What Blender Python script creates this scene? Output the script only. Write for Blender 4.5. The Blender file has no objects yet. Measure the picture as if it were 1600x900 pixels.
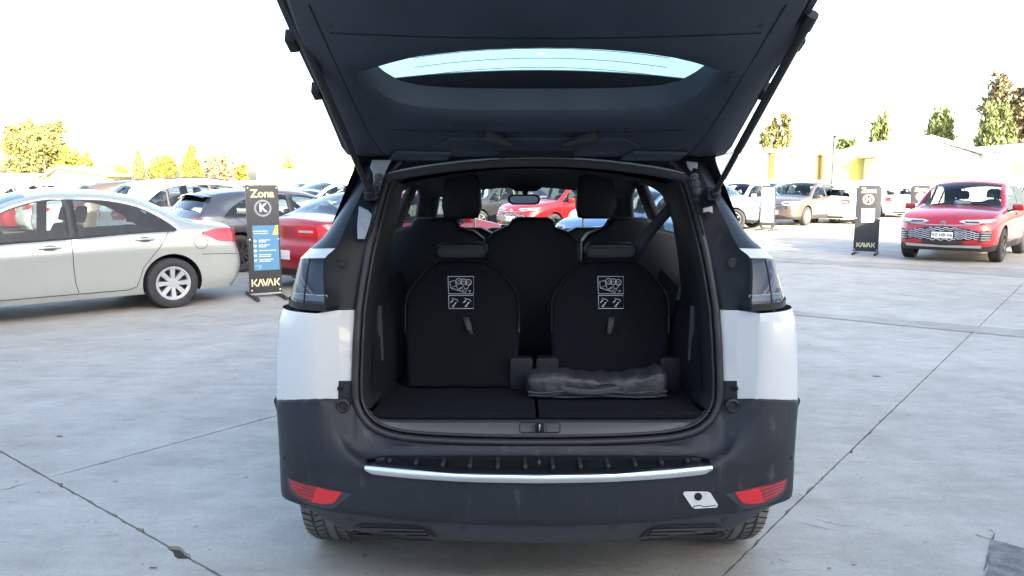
import bpy, bmesh, math, random
import numpy as np
from mathutils import Vector, Matrix
R = math.radians
random.seed(7)
scene = bpy.context.scene
COL = scene.collection

# ---------------------------------------------------------------- camera, sky, sun, exposure
CAM_H = 1.5
PITCH = R(7.6)
F = 1200.0                     # focal length in photo pixels (1600 wide)
cam = bpy.data.cameras.new('camera')
cam.sensor_width = 36.0
cam.lens = 36.0 * F / 1600.0
cam.clip_start = 0.05
cam.clip_end = 3000
camo = bpy.data.objects.new('camera', cam)
camo.location = (0, 0, CAM_H)
camo.rotation_euler = (R(90) - PITCH, 0, 0)
COL.objects.link(camo)
scene.camera = camo

SUN_EL = R(17.0)
SUN_DIR = Vector((-0.42, 0.907, 0)).normalized()       # direction the light travels on the ground
w = bpy.data.worlds.new('World'); scene.world = w; w.use_nodes = True
nt = w.node_tree
sky = nt.nodes.new('ShaderNodeTexSky'); sky.sky_type = 'NISHITA'; sky.sun_disc = False
sky.sun_elevation = SUN_EL
sky.sun_rotation = math.atan2(-SUN_DIR.x, -SUN_DIR.y)
sky.air_density = 1.0; sky.dust_density = 5.0; sky.ozone_density = 1.0; sky.altitude = 500
bg = nt.nodes['Background']; bg.inputs['Strength'].default_value = 0.15
nt.links.new(sky.outputs[0], bg.inputs[0])
sun = bpy.data.lights.new('sun', 'SUN'); sun.energy = 5.0; sun.angle = R(0.5); sun.color = (1.0, 0.87, 0.68)
suno = bpy.data.objects.new('sun', sun); COL.objects.link(suno)
d = Vector((SUN_DIR.x * math.cos(SUN_EL), SUN_DIR.y * math.cos(SUN_EL), -math.sin(SUN_EL)))
suno.rotation_euler = d.to_track_quat('-Z', 'Y').to_euler()
suno.location = (0, 0, 30)
vs = scene.view_settings
vs.view_transform = 'Standard'; vs.look = 'None'; vs.gamma = 1.0; vs.use_curve_mapping = False
vs.exposure = 2.6

# ---------------------------------------------------------------- pixel helpers (photo pixels 1600x900)
CP, SP = math.cos(PITCH), math.sin(PITCH)
def ray(u, v):
    a = (450.0 - v) / F
    return ((u - 800.0) / F, a * SP + CP, a * CP - SP)
def gp(u, v, z=0.0):
    x, y, zz = ray(u, v); t = (z - CAM_H) / zz
    return Vector((x * t, y * t, z))
def at(u, v, Y):
    x, y, zz = ray(u, v); t = Y / y
    return Vector((x * t, Y, CAM_H + zz * t))

# ---------------------------------------------------------------- materials
MATS = {}
def pm(name, col, rough=0.5, metal=0.0, coat=0.0, spec=0.5, var=0.0, vscale=6.0, bump=0.0, bscale=80.0, rvar=0.0, emit=None):
    if name in MATS: return MATS[name]
    m = bpy.data.materials.new(name); m.use_nodes = True
    n = m.node_tree; b = n.nodes['Principled BSDF']
    b.inputs['Base Color'].default_value = (*col, 1); b.inputs['Roughness'].default_value = rough
    b.inputs['Metallic'].default_value = metal; b.inputs['Coat Weight'].default_value = coat
    b.inputs['Coat Roughness'].default_value = 0.04; b.inputs['Specular IOR Level'].default_value = spec
    tc = n.nodes.new('ShaderNodeTexCoord')
    if var > 0:
        ns = n.nodes.new('ShaderNodeTexNoise'); ns.inputs['Scale'].default_value = vscale; ns.inputs['Detail'].default_value = 6
        rp = n.nodes.new('ShaderNodeMapRange'); rp.inputs[1].default_value = 0.3; rp.inputs[2].default_value = 0.7
        rp.inputs[3].default_value = 1 - var; rp.inputs[4].default_value = 1 + var
        mx = n.nodes.new('ShaderNodeMix'); mx.data_type = 'RGBA'; mx.blend_type = 'MULTIPLY'; mx.inputs[0].default_value = 1
        mx.inputs[6].default_value = (*col, 1)
        n.links.new(tc.outputs['Object'], ns.inputs['Vector']); n.links.new(ns.outputs['Fac'], rp.inputs[0])
        n.links.new(rp.outputs[0], mx.inputs[7]); n.links.new(mx.outputs[2], b.inputs['Base Color'])
        if rvar > 0:
            r2 = n.nodes.new('ShaderNodeMapRange'); r2.inputs[1].default_value = 0.3; r2.inputs[2].default_value = 0.7
            r2.inputs[3].default_value = rough - rvar; r2.inputs[4].default_value = rough + rvar
            n.links.new(ns.outputs['Fac'], r2.inputs[0]); n.links.new(r2.outputs[0], b.inputs['Roughness'])
    if bump > 0:
        n2 = n.nodes.new('ShaderNodeTexNoise'); n2.inputs['Scale'].default_value = bscale; n2.inputs['Detail'].default_value = 4
        bp = n.nodes.new('ShaderNodeBump'); bp.inputs['Strength'].default_value = bump; bp.inputs['Distance'].default_value = 0.01
        n.links.new(tc.outputs['Object'], n2.inputs['Vector']); n.links.new(n2.outputs['Fac'], bp.inputs['Height'])
        n.links.new(bp.outputs[0], b.inputs['Normal'])
    MATS[name] = m
    return m
def glassmat(name, tint, gloss=1.45, rough=0.0):
    if name in MATS: return MATS[name]
    m = bpy.data.materials.new(name); m.use_nodes = True; n = m.node_tree
    n.nodes.remove(n.nodes['Principled BSDF']); out = n.nodes['Material Output']
    tr = n.nodes.new('ShaderNodeBsdfTransparent'); tr.inputs[0].default_value = (*tint, 1)
    gl = n.nodes.new('ShaderNodeBsdfGlossy'); gl.inputs['Roughness'].default_value = rough
    lw = n.nodes.new('ShaderNodeLayerWeight'); lw.inputs[0].default_value = 0.5          # Schlick reflectance, same from both sides
    pw = n.nodes.new('ShaderNodeMath'); pw.operation = 'POWER'; pw.inputs[1].default_value = 5.0; n.links.new(lw.outputs['Facing'], pw.inputs[0])
    fr = n.nodes.new('ShaderNodeMapRange'); fr.inputs[3].default_value = 0.045 * (gloss / 1.45) ** 2; fr.inputs[4].default_value = 1.0; n.links.new(pw.outputs[0], fr.inputs[0])
    mx = n.nodes.new('ShaderNodeMixShader')
    n.links.new(fr.outputs[0], mx.inputs[0]); n.links.new(tr.outputs[0], mx.inputs[1]); n.links.new(gl.outputs[0], mx.inputs[2])
    n.links.new(mx.outputs[0], out.inputs[0]); MATS[name] = m
    return m
def paint(name, col, metal=0.0, rough=0.35):
    return pm('paint_' + name, col, rough=rough, metal=metal, coat=1.0, var=0.03, vscale=3)

M_BLACK = pm('black_plastic', (0.022, 0.023, 0.025), rough=0.55)
M_GLOSSBLACK = pm('gloss_black', (0.012, 0.012, 0.014), rough=0.12)
M_RUBBER = pm('rubber', (0.02, 0.02, 0.021), rough=0.75, var=0.15, vscale=9)
M_TYRE = pm('tyre', (0.03, 0.03, 0.032), rough=0.8, var=0.25, vscale=14, bump=0.15, bscale=60)
M_LINING = pm('lining', (0.03, 0.03, 0.033), rough=0.9)
M_SEAT = pm('seat_cloth', (0.04, 0.04, 0.043), rough=0.85, var=0.12, vscale=20)
M_ALLOY = pm('alloy', (0.62, 0.63, 0.64), rough=0.3, metal=0.85)
M_DALLOY = pm('dark_alloy', (0.08, 0.08, 0.085), rough=0.35, metal=0.7)
M_CHROME = pm('chrome', (0.85, 0.86, 0.88), rough=0.08, metal=1.0)
M_GLASS = glassmat('car_glass', (0.42, 0.47, 0.47))
M_CLEAR = glassmat('clear_glass', (0.80, 0.85, 0.85))
M_REDLENS = pm('red_lens', (0.5, 0.012, 0.015), rough=0.15, coat=1.0)
M_CLEARLENS = pm('clear_lens', (0.62, 0.63, 0.65), rough=0.1, coat=1.0, metal=0.4)
M_PLATE = pm('number_plate', (0.8, 0.8, 0.78), rough=0.4)
M_INK = pm('plate_ink', (0.03, 0.03, 0.035), rough=0.5)
M_SEAM = pm('seam', (0.012, 0.012, 0.012), rough=0.9)

# ---------------------------------------------------------------- mesh helpers
def mesh(name, verts, faces, mats=(), idx=None, smooth=None):
    me = bpy.data.meshes.new(name)
    me.from_pydata([tuple(v) for v in verts], [], faces)
    for m in mats: me.materials.append(m)
    if idx is not None: me.polygons.foreach_set('material_index', idx)
    if smooth is not None:
        me.shade_smooth(); me.set_sharp_from_angle(angle=R(smooth))
    me.update()
    return me
def fixnormals(me):
    bm = bmesh.new(); bm.from_mesh(me); bmesh.ops.remove_doubles(bm, verts=bm.verts, dist=1e-5)
    bmesh.ops.recalc_face_normals(bm, faces=bm.faces); bm.to_mesh(me); bm.free()
    return me
def link(name, data, parent=None, loc=None):
    o = bpy.data.objects.new(name, data); COL.objects.link(o)
    if parent is not None: o.parent = parent
    if loc is not None: o.location = loc
    return o
def tag(o, label=None, cat=None, group=None, kind=None):
    if label: o['label'] = label
    if cat: o['category'] = cat
    if group: o['group'] = group
    if kind: o['kind'] = kind
    return o
def empty(name, loc=(0, 0, 0), rz=0.0):
    o = bpy.data.objects.new(name, None); COL.objects.link(o); o.location = loc; o.rotation_euler = (0, 0, rz)
    o.empty_display_size = 0.2
    return o
def copytree(o, parent=None):
    c = o.copy(); COL.objects.link(c)
    if parent is not None: c.parent = parent
    for ch in list(o.children): copytree(ch, c)
    return c
def bevelled(name, verts, faces, mat, bev=0.01, seg=2, smooth=40):
    me = mesh(name, verts, faces)
    bm = bmesh.new(); bm.from_mesh(me)
    bmesh.ops.recalc_face_normals(bm, faces=bm.faces)
    if bev > 0:
        es = [e for e in bm.edges if len(e.link_faces) == 2 and e.calc_face_angle(0) > R(25)]
        bmesh.ops.bevel(bm, geom=es, offset=bev, segments=seg, affect='EDGES', profile=0.6, clamp_overlap=True)
    bm.to_mesh(me); bm.free(); me.materials.append(mat)
    me.shade_smooth(); me.set_sharp_from_angle(angle=R(smooth))
    return me
BOXF = [(0, 3, 2, 1), (4, 5, 6, 7), (0, 1, 5, 4), (1, 2, 6, 5), (2, 3, 7, 6), (3, 0, 4, 7)]
def boxv(cx, cy, cz, sx, sy, sz):
    x, y, z = sx / 2, sy / 2, sz / 2
    return [(cx + a * x, cy + b * y, cz + c * z) for c in (-1, 1) for a, b in ((-1, -1), (1, -1), (1, 1), (-1, 1))]
def box(name, c, s, mat, bev=0.0, parent=None, loc=None):
    return link(name, bevelled(name, boxv(*c, *s), BOXF, mat, bev), parent, loc)
def grid(name, rows, mats, idx=None, smooth=40, closed_u=False, flip=False):
    nr, nc = len(rows), len(rows[0]); v = [p for r in rows for p in r]; f = []
    for i in range(nr - 1):
        for j in range(nc if closed_u else nc - 1):
            k = (j + 1) % nc
            q = (i * nc + j, i * nc + k, (i + 1) * nc + k, (i + 1) * nc + j)
            f.append(q[::-1] if flip else q)
    return mesh(name, v, f, mats, idx, smooth)
def tube(name, pts, r, mat, n=8, closed=False, caps=True, smooth=60):
    pts = [Vector(p) for p in pts]; N = len(pts); rr = r if hasattr(r, '__len__') else [r] * N
    rows = []; up = None
    for i, p in enumerate(pts):
        a = pts[(i - 1) % N] if (closed or i > 0) else p
        b = pts[(i + 1) % N] if (closed or i < N - 1) else p
        t = (b - a).normalized()
        if up is None: up = Vector((0, 0, 1)) if abs(t.z) < 0.9 else Vector((1, 0, 0))
        s = t.cross(up).normalized(); up = s.cross(t).normalized()
        rows.append([p + rr[i] * (math.cos(2 * math.pi * k / n) * s + math.sin(2 * math.pi * k / n) * up) for k in range(n)])
    v = [p for row in rows for p in row]; f = []
    for i in range(N if closed else N - 1):
        i2 = (i + 1) % N
        for k in range(n):
            f.append((i * n + k, i * n + (k + 1) % n, i2 * n + (k + 1) % n, i2 * n + k))
    if caps and not closed:
        f.append(tuple(range(n))[::-1]); f.append(tuple((N - 1) * n + k for k in range(n)))
    me = mesh(name, v, f, [mat]); fixnormals(me); me.shade_smooth(); me.set_sharp_from_angle(angle=R(smooth))
    return me
def lathe(name, prof, mat, n=32, axis='y', smooth=40):
    rows = []
    for (r, h) in prof:
        row = []
        for k in range(n):
            a = 2 * math.pi * k / n
            row.append((r * math.cos(a), h, r * math.sin(a)) if axis == 'y' else (r * math.cos(a), r * math.sin(a), h))
        rows.append(row)
    me = grid(name, rows, [mat], closed_u=True, smooth=None); fixnormals(me)
    me.shade_smooth(); me.set_sharp_from_angle(angle=R(smooth))
    return me
def prism(name, outline, depth, mat, bev=0.0, to3=None, smooth=40, seg=2):
    """outline: list of 2-D points; to3(p, w) maps to 3-D with w in 0..depth"""
    n = len(outline)
    to3 = to3 or (lambda p, w: (p[0], w, p[1]))
    v = [to3(p, 0) for p in outline] + [to3(p, depth) for p in outline]
    f = [tuple(range(n)), tuple(range(2 * n - 1, n - 1, -1))]
    f += [(i, i + n, (i + 1) % n + n, (i + 1) % n) for i in range(n)]
    me = mesh(name, v, f); bm = bmesh.new(); bm.from_mesh(me)
    bmesh.ops.recalc_face_normals(bm, faces=bm.faces)
    if bev > 0:
        es = [e for e in bm.edges if len(e.link_faces) == 2 and any(len(q.verts) == n for q in e.link_faces) and n > 4]
        bmesh.ops.bevel(bm, geom=es, offset=bev, segments=seg, affect='EDGES', profile=0.6)
    bmesh.ops.triangulate(bm, faces=[q for q in bm.faces if len(q.verts) > 4])
    bm.to_mesh(me); bm.free(); me.materials.append(mat)
    me.shade_smooth(); me.set_sharp_from_angle(angle=R(smooth))
    return me
def join_meshes(name, parts, mat):
    v, f = [], []
    for pv, pf in parts:
        o = len(v); v += [tuple(p) for p in pv]; f += [tuple(i + o for i in q) for q in pf]
    return mesh(name, v, f, [mat])
def strokes(name, lines, wid, thick, mat):
    """flat strokes in the XZ plane facing -Y; lines: list of polylines of (x,z)"""
    parts = []
    for ln in lines:
        for (a, b) in zip(ln[:-1], ln[1:]):
            a = Vector((a[0], 0, a[1])); b = Vector((b[0], 0, b[1])); t = (b - a)
            if t.length < 1e-6: continue
            t.normalize(); s = Vector((-t.z, 0, t.x)) * wid / 2; e = t * wid * 0.3
            q = [a - e - s, b + e - s, b + e + s, a - e + s]
            parts.append(([p + Vector((0, -thick, 0)) for p in q] + q, [(0, 1, 2, 3), (0, 4, 5, 1), (1, 5, 6, 2), (2, 6, 7, 3), (3, 7, 4, 0)]))
    return join_meshes(name, parts, mat)
def text_mesh(name, s, size, mat, bold=0.0, align='CENTER', ext=0.001):
    """text in XZ plane, facing -Y"""
    cu = bpy.data.curves.new('t', 'FONT'); cu.body = s; cu.size = size; cu.align_x = align; cu.align_y = 'CENTER'
    cu.offset = bold; cu.extrude = ext; cu.resolution_u = 3
    o = bpy.data.objects.new('t', cu); COL.objects.link(o)
    dg = bpy.context.evaluated_depsgraph_get(); dg.update()
    me = bpy.data.meshes.new_from_object(o.evaluated_get(dg)); bpy.data.objects.remove(o); bpy.data.curves.remove(cu)
    me.transform(Matrix.Rotation(R(90), 4, 'X')); me.materials.clear(); me.materials.append(mat); me.name = name
    return me
def smoothstep(a, b, x):
    t = min(1, max(0, (x - a) / (b - a))); return t * t * (3 - 2 * t)
def pch(pts):
    xs = np.array([p[0] for p in pts], float); ys = np.array([p[1] for p in pts], float)
    h = np.diff(xs); dl = np.diff(ys) / h; m = np.zeros(len(xs)); m[0] = dl[0]; m[-1] = dl[-1]
    for i in range(1, len(xs) - 1):
        if dl[i - 1] * dl[i] > 0:
            w1 = 2 * h[i] + h[i - 1]; w2 = h[i] + 2 * h[i - 1]; m[i] = (w1 + w2) / (w1 / dl[i - 1] + w2 / dl[i])
    def f(x):
        if x <= xs[0]: return float(ys[0])
        if x >= xs[-1]: return float(ys[-1])
        i = int(np.searchsorted(xs, x) - 1); i = max(0, min(i, len(h) - 1)); t = (x - xs[i]) / h[i]
        return float((2*t**3 - 3*t*t + 1) * ys[i] + (t**3 - 2*t*t + t) * h[i] * m[i] + (-2*t**3 + 3*t*t) * ys[i+1] + (t**3 - t*t) * h[i] * m[i+1])
    return f

# ---------------------------------------------------------------- ground of concrete slabs
def concrete(name, base, scale=1.0):
    m = bpy.data.materials.new(name); m.use_nodes = True; n = m.node_tree; b = n.nodes['Principled BSDF']
    tc = n.nodes.new('ShaderNodeTexCoord'); geo = n.nodes.new('ShaderNodeNewGeometry')
    def noise(s, det, rough=0.6, stretch=None):
        nd = n.nodes.new('ShaderNodeTexNoise'); nd.inputs['Scale'].default_value = s; nd.inputs['Detail'].default_value = det
        nd.inputs['Roughness'].default_value = rough
        if stretch:
            mp = n.nodes.new('ShaderNodeMapping'); mp.inputs['Rotation'].default_value = (0, 0, stretch[0]); mp.inputs['Scale'].default_value = stretch[1]
            n.links.new(geo.outputs['Position'], mp.inputs[0]); n.links.new(mp.outputs[0], nd.inputs['Vector'])
        else: n.links.new(geo.outputs['Position'], nd.inputs['Vector'])
        return nd.outputs['Fac']
    def rng(src, a, b_, c, d_):
        r = n.nodes.new('ShaderNodeMapRange'); r.inputs[1].default_value = a; r.inputs[2].default_value = b_
        r.inputs[3].default_value = c; r.inputs[4].default_value = d_; n.links.new(src, r.inputs[0]); return r.outputs[0]
    def mul(a, b_):
        q = n.nodes.new('ShaderNodeMath'); q.operation = 'MULTIPLY'; n.links.new(a, q.inputs[0]); n.links.new(b_, q.inputs[1]); return q.outputs[0]
    big = rng(noise(0.35, 5), 0.3, 0.7, 0.90, 1.09)
    mid = rng(noise(1.9, 10, 0.72), 0.32, 0.68, 0.83, 1.13)
    streak = rng(noise(4.5, 8, 0.7, (0.65, (0.5, 2.4, 1))), 0.33, 0.67, 0.92, 1.06)
    scour = rng(noise(7, 9, 0.75, (-0.3, (0.4, 1.6, 1))), 0.56, 0.70, 1.0, 0.78)
    fine = rng(noise(70, 6, 0.8), 0.3, 0.7, 0.86, 1.11)
    spots = rng(noise(14, 3, 0.5), 0.70, 0.745, 1.0, 0.55)
    stain = rng(noise(0.9, 6, 0.6), 0.62, 0.72, 1.0, 0.88)
    grit = rng(noise(38, 2, 0.5), 0.66, 0.72, 1.0, 0.80)
    val = mul(mul(mul(mul(big, mid), mul(streak, scour)), mul(fine, spots)), mul(stain, grit))
    mx = n.nodes.new('ShaderNodeMix'); mx.data_type = 'RGBA'; mx.blend_type = 'MULTIPLY'; mx.inputs[0].default_value = 1
    mx.inputs[6].default_value = (*base, 1); n.links.new(val, mx.inputs[7]); n.links.new(mx.outputs[2], b.inputs['Base Color'])
    n.links.new(rng(val, 0.7, 1.2, 0.85, 0.55), b.inputs['Roughness'])
    bp = n.nodes.new('ShaderNodeBump'); bp.inputs['Strength'].default_value = 0.25; bp.inputs['Distance'].default_value = 0.006
    n.links.new(mul(noise(60, 5, 0.7), mid), bp.inputs['Height']); n.links.new(bp.outputs[0], b.inputs['Normal'])
    b.inputs['Specular IOR Level'].default_value = 0.4
    return m
M_CONC = concrete('concrete', (0.385, 0.355, 0.305))
M_CONC_D = concrete('concrete_worn', (0.30, 0.275, 0.235))
M_JOINT = pm('joint_dirt', (0.055, 0.05, 0.045), rough=0.95, var=0.3, vscale=20)
g = mesh('ground', [(-1500, -300, -0.03), (1500, -300, -0.03), (1500, 2500, -0.03), (-1500, 2500, -0.03)], [(0, 1, 2, 3)], [M_CONC])
ground = tag(link('ground', g), kind='structure')
E1 = Vector((0.62, 0.785)).normalized(); E2 = Vector((E1.y, -E1.x))     # slab joints run along these
e2_lines = [-1.1 + 3.15 * k for k in range(-16, 8)]
e1_lines = [1.5 + 7.8 * k for k in range(-3, 7)]
jb = [E1 * a + E2 * b for a, b in ((e1_lines[0], e2_lines[0]), (e1_lines[-1], e2_lines[0]), (e1_lines[-1], e2_lines[-1]), (e1_lines[0], e2_lines[-1]))]
o = link('joint_bed', mesh('joint_bed', [(p.x, p.y, -0.018) for p in jb], [(0, 1, 2, 3)], [M_JOINT]), ground)
rs = random.Random(3)
chip = gp(262, 868)
for i in range(len(e1_lines) - 1):
    for j in range(len(e2_lines) - 1):
        c = E1 * (e1_lines[i] + 3.9) + E2 * (e2_lines[j] + 1.57)
        if c.y < -9 or c.y > 42 or abs(c.x) > 26 + 0.3 * max(c.y, 0): continue
        a0, a1, b0, b1 = e1_lines[i], e1_lines[i + 1], e2_lines[j], e2_lines[j + 1]
        near = c.length < 16
        ring = []
        def edge(p, q, gap_dir, gap):
            n = max(2, int((q - p).length / (0.035 if near else 1.0)))
            for k in range(n):
                t = k / n; P = p.lerp(q, t)
                dd = gap
                if near and 0.01 < t < 0.99:
                    dd += abs(rs.gauss(0, 0.0022)) + (rs.random() < 0.05) * rs.random() * 0.014
                if near and (P - Vector((chip.x, chip.y))).length < 0.075: dd += 0.022 * rs.random() + 0.006
                P = P + gap_dir * dd
                ring.append((P.x, P.y))
        G1 = 0.004; G2 = 0.003
        pp = lambda a, b: E1 * a + E2 * b
        edge(pp(a0, b0), pp(a1, b0), E2, G2); edge(pp(a1, b0), pp(a1, b1), -E1, G1)
        edge(pp(a1, b1), pp(a0, b1), -E2, G2); edge(pp(a0, b1), pp(a0, b0), E1, G1)
        n = len(ring)
        z = rs.uniform(-0.002, 0.0)
        v = [(x, y, z) for x, y in ring] + [(x, y, -0.02) for x, y in ring]
        f = [tuple(range(n))] + [(k, (k + 1) % n, (k + 1) % n + n, k + n) for k in range(n)]
        me = mesh('slab', v, f, [M_CONC]); fixnormals(me)
        link('slab', me, ground)
# resurfaced strips and the rough patch
def ground_patch(name, pix, mat, z, jit=0.012):
    P = [gp(u, v) for u, v in pix]; pts = []
    for a, b in zip(P, P[1:] + P[:1]):
        n = max(1, int((b - a).length / 0.08))
        for k in range(n):
            q = a.lerp(b, k / n); pts.append((q.x + rs.gauss(0, jit), q.y + rs.gauss(0, jit), z))
    o = link(name, mesh(name, pts, [tuple(range(len(pts)))], [mat]), ground); return o
ground_patch('repair_strip', [(1225, 485), (1330, 494), (1450, 503), (1600, 516), (1700, 524), (1700, 536), (1600, 528), (1450, 513), (1330, 501), (1225, 491)], M_CONC_D, 0.004)
ground_patch('worn_strip', [(1120, 404), (1280, 413), (1400, 420), (1600, 434), (1750, 445), (1750, 427), (1600, 421), (1450, 414), (1300, 407), (1120, 396)], M_CONC_D, 0.004, 0.03)
M_ASPH = pm('rough_patch', (0.17, 0.165, 0.16), rough=0.95, var=0.35, vscale=18, bump=0.8, bscale=60)
ground_patch('rough_patch', [(1548, 845), (1600, 858), (1660, 870), (1660, 930), (1535, 930)], M_ASPH, 0.004, 0.006)
M_CRACK = pm('crack', (0.09, 0.085, 0.08), rough=0.95)
def crack(pix, wid):
    P = [gp(u, v) for u, v in pix]; pts = []
    for a, b in zip(P[:-1], P[1:]):
        n = max(2, int((b - a).length / 0.06))
        for k in range(n): pts.append(a.lerp(b, k / n) + Vector((rs.gauss(0, 0.004), rs.gauss(0, 0.004), 0)))
    v, f = [], []
    for i, p in enumerate(pts):
        t = (pts[min(i + 1, len(pts) - 1)] - pts[max(i - 1, 0)]).normalized(); s = Vector((-t.y, t.x, 0)); ww = wid * rs.uniform(0.3, 1.2)
        v += [p + s * ww + Vector((0, 0, 0.0035)), p - s * ww + Vector((0, 0, 0.0035))]
        if i: f.append((2*i - 2, 2*i - 1, 2*i + 1, 2*i))
    link('crack', mesh('crack', v, f, [M_CRACK]), ground)
crack([(1548, 828), (1552, 835), (1545, 870), (1535, 905)], 0.0035)
crack([(1522, 836), (1555, 846), (1600, 856)], 0.003)
crack([(1245, 816), (1300, 828), (1345, 838)], 0.0018)
crack([(1275, 812), (1310, 822), (1350, 824)], 0.0015)
crack([(1215, 875), (1255, 885)], 0.002)
crack([(1240, 452), (1400, 461), (1600, 477)], 0.006)
for (u, v, r_) in ((93, 682, 0.035), (1296, 889, 0.012), (1334, 884, 0.012), (1370, 588, 0.05), (178, 670, 0.012), (60, 770, 0.012), (150, 817, 0.01), (240, 888, 0.02)):
    p = gp(u, v); pts = []
    for k in range(12):
        a = k / 12 * 6.283; rr = r_ * rs.uniform(0.45, 1.0); pts.append((p.x + rr * math.cos(a), p.y + 0.45 * rr * math.sin(a), 0.004))
    link('pockmark', mesh('pockmark', pts, [tuple(range(12))], [M_CRACK if r_ < 0.03 else M_ASPH]), ground)

# ---------------------------------------------------------------- parked cars
class CarType:
    NC = 13
    def __init__(s, key, L, W, H, top, belt, arch, rw, fw, wheel_r, win, pillars, ws, bl, rear, front, zs=0.2, tumble=0.36,
                 plan=None, bow=(0.10, 0.16), clad=False, cut_rear=None, flank=None):
        s.key, s.L, s.W, s.H, s.zs = key, L, W, H, zs
        s.top, s.belt, s.arch = pch(top), pch(belt), pch(arch)
        s.rw, s.fw, s.r = rw, fw, wheel_r; s.win, s.pillars, s.ws, s.bl = win, pillars, ws, bl
        s.rear, s.front = pch(rear), pch(front); s.tumble = tumble; s.bow = bow; s.clad = clad
        s.plan = pch(plan or [(0, .80), (.04, .865), (.12, .925), (.3, .965), (.8, 1.0), (L - 1.2, 1.0), (L - .6, .97), (L - .25, .91), (L - .08, .83), (L, .75)])
        s.flank = pch(flank or [(0, .925), (.12, .962), (.30, .978), (.50, .985), (.70, .996), (.78, 1.0), (.815, .990), (.88, .978), (1.0, .955)])
        s.build(cut_rear)
    # analytic surface
    def warp(s, x, y, z):
        wr = max(0, 1 - x / .6) ** 2; wf = max(0, 1 - (s.L - x) / .7) ** 2; q = (y / (s.W / 2)) ** 2
        return x + wr * (s.rear(z) + s.bow[0] * q) - wf * (s.front(z) + s.bow[1] * q)
    def zbelt(s, x): return min(s.belt(x), s.top(x) - 0.03)
    def zwt(s, x): return max(s.zbelt(x) + 0.004, min(s.arch(x), s.top(x) - 0.075))
    def ybelt(s, x): return s.W / 2 * s.plan(x) * s.flank(1.0)
    def yflank(s, x, z):
        zb = s.zbelt(x)
        if z <= zb: return s.W / 2 * s.plan(x) * s.flank((z - s.zs) / (zb - s.zs))
        return s.ybelt(x) - (z - zb) * s.tumble
    def edge(s, x):
        zt, zb = s.top(x), s.zbelt(x); crown = min(.055, .6 * (zt - zb)); zw = s.zwt(x)
        ze = max(zw + .005, zt - crown); h = max(0.0, zt - zb)
        return ze, s.ybelt(x) - (zw - zb) * s.tumble - (ze - zw) * .8 - .035 * min(1, h / .2) - .01
    def P(s, x, y, z): return Vector((s.warp(x, y, z) - s.L / 2, y, z))
    def flank_pt(s, side, x, z, off=0.0):
        y = s.yflank(x, z); p = s.P(x, side * y, z); p.y += side * off; return p
    def rear_pt(s, y, z, off=0.0):
        p = s.P(0, y, z); p.x -= off; return p
    def front_pt(s, y, z, off=0.0):
        p = s.P(s.L, y, z); p.x += off; return p
    def top_pt(s, x, y, off=0.0):
        ze, ye = s.edge(x); q = min(1, abs(y) / ye); z = s.top(x) - (s.top(x) - ze) * q * q
        p = s.P(x, y, z); p.z += off; return p
    def wrap_pt(s, end, side, u, z, off=0.0):
        """u>0 along the flank from the end, u<0 across the end face from the corner"""
        if u >= 0:
            x = u if end < 0 else s.L - u
            y = s.yflank(x, z); p = s.P(x, side * y, z)
            k = smoothstep(0, .35, u); p.y += side * off * (0.35 + .65 * k); p.x += end * off * (1 - .7 * k); return p
        x = 0 if end < 0 else s.L; y = s.yflank(x, z) + u
        p = s.P(x, side * y, z); p.x += end * off; return p
    def build(s, cut_rear):
        L = s.L; st = set([0, .012, .03, .06, .1, .15, L, L - .012, L - .03, L - .06, L - .1, L - .16, s.win[0], s.win[1], *s.ws, *s.bl])
        for a, b in s.pillars: st |= {a, b}
        if cut_rear: st.add(cut_rear)
        st = sorted(st); S = []
        for a, b in zip(st[:-1], st[1:]):
            n = max(1, int(math.ceil((b - a) / .075)))
            S += [a + (b - a) * k / n for k in range(n)]
        S.append(L); fr = np.linspace(-1, 1, s.NC); NF, NW = 16, 4
        loops = []; info = None
        for x in S:
            zb = s.zbelt(x); lp = []; tg = []
            y1 = s.yflank(x, s.zs)
            for q in fr: lp.append((x, q * y1, s.zs))
            left = []
            for k in range(1, NF + 1):
                z = s.zs + (zb - s.zs) * k / NF; left.append((s.yflank(x, z), z, 'flank'))
            zw = s.zwt(x)
            for k in range(1, NW + 1):
                z = zb + (zw - zb) * k / NW; left.append((s.yflank(x, z), z, 'win'))
            ze, ye = s.edge(x)
            left.append(((left[-1][0] * .45 + ye * .55) + .008, zw + (ze - zw) * .6, 'rail'))
            for (y, z, t) in left: lp.append((x, y, z))
            for q in fr[::-1]: lp.append((x, q * ye, s.top(x) - (s.top(x) - ze) * q * q))
            for (y, z, t) in left[::-1]: lp.append((x, -y, z))
            loops.append([s.P(*p) for p in lp])
            if info is None:
                info = ['floor'] * (s.NC - 1) + [t for (_, _, t) in left] + ['rail'] + ['top'] * (s.NC - 1) + ['rail'] + [t for (_, _, t) in left[::-1]]
        N = len(loops[0]); verts = [p for l in loops for p in l]; faces, idx = [], []
        NL = len(S)
        for i in range(NL - 1):
            xm = (S[i] + S[i + 1]) / 2
            inpil = any(a < xm < b for a, b in s.pillars)
            for j in range(N):
                k = (j + 1) % N; t = info[j]; m = 0
                if t == 'win' and s.win[0] < xm < s.win[1]: m = 2 if inpil else 8
                elif t == 'top' and s.ws[0] < xm < s.ws[1]: m = 9
                elif t == 'top' and s.bl[0] < xm < s.bl[1]: m = 10
                elif t == 'floor': m = 2
                elif t == 'flank':
                    jj = (j - s.NC + 1) if j < N / 2 else (N - 1 - j)
                    if s.clad and jj < 3: m = 6
                faces.append((i * N + j, i * N + k, (i + 1) * N + k, (i + 1) * N + j)); idx.append(m)
        nleft = len(left)
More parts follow.
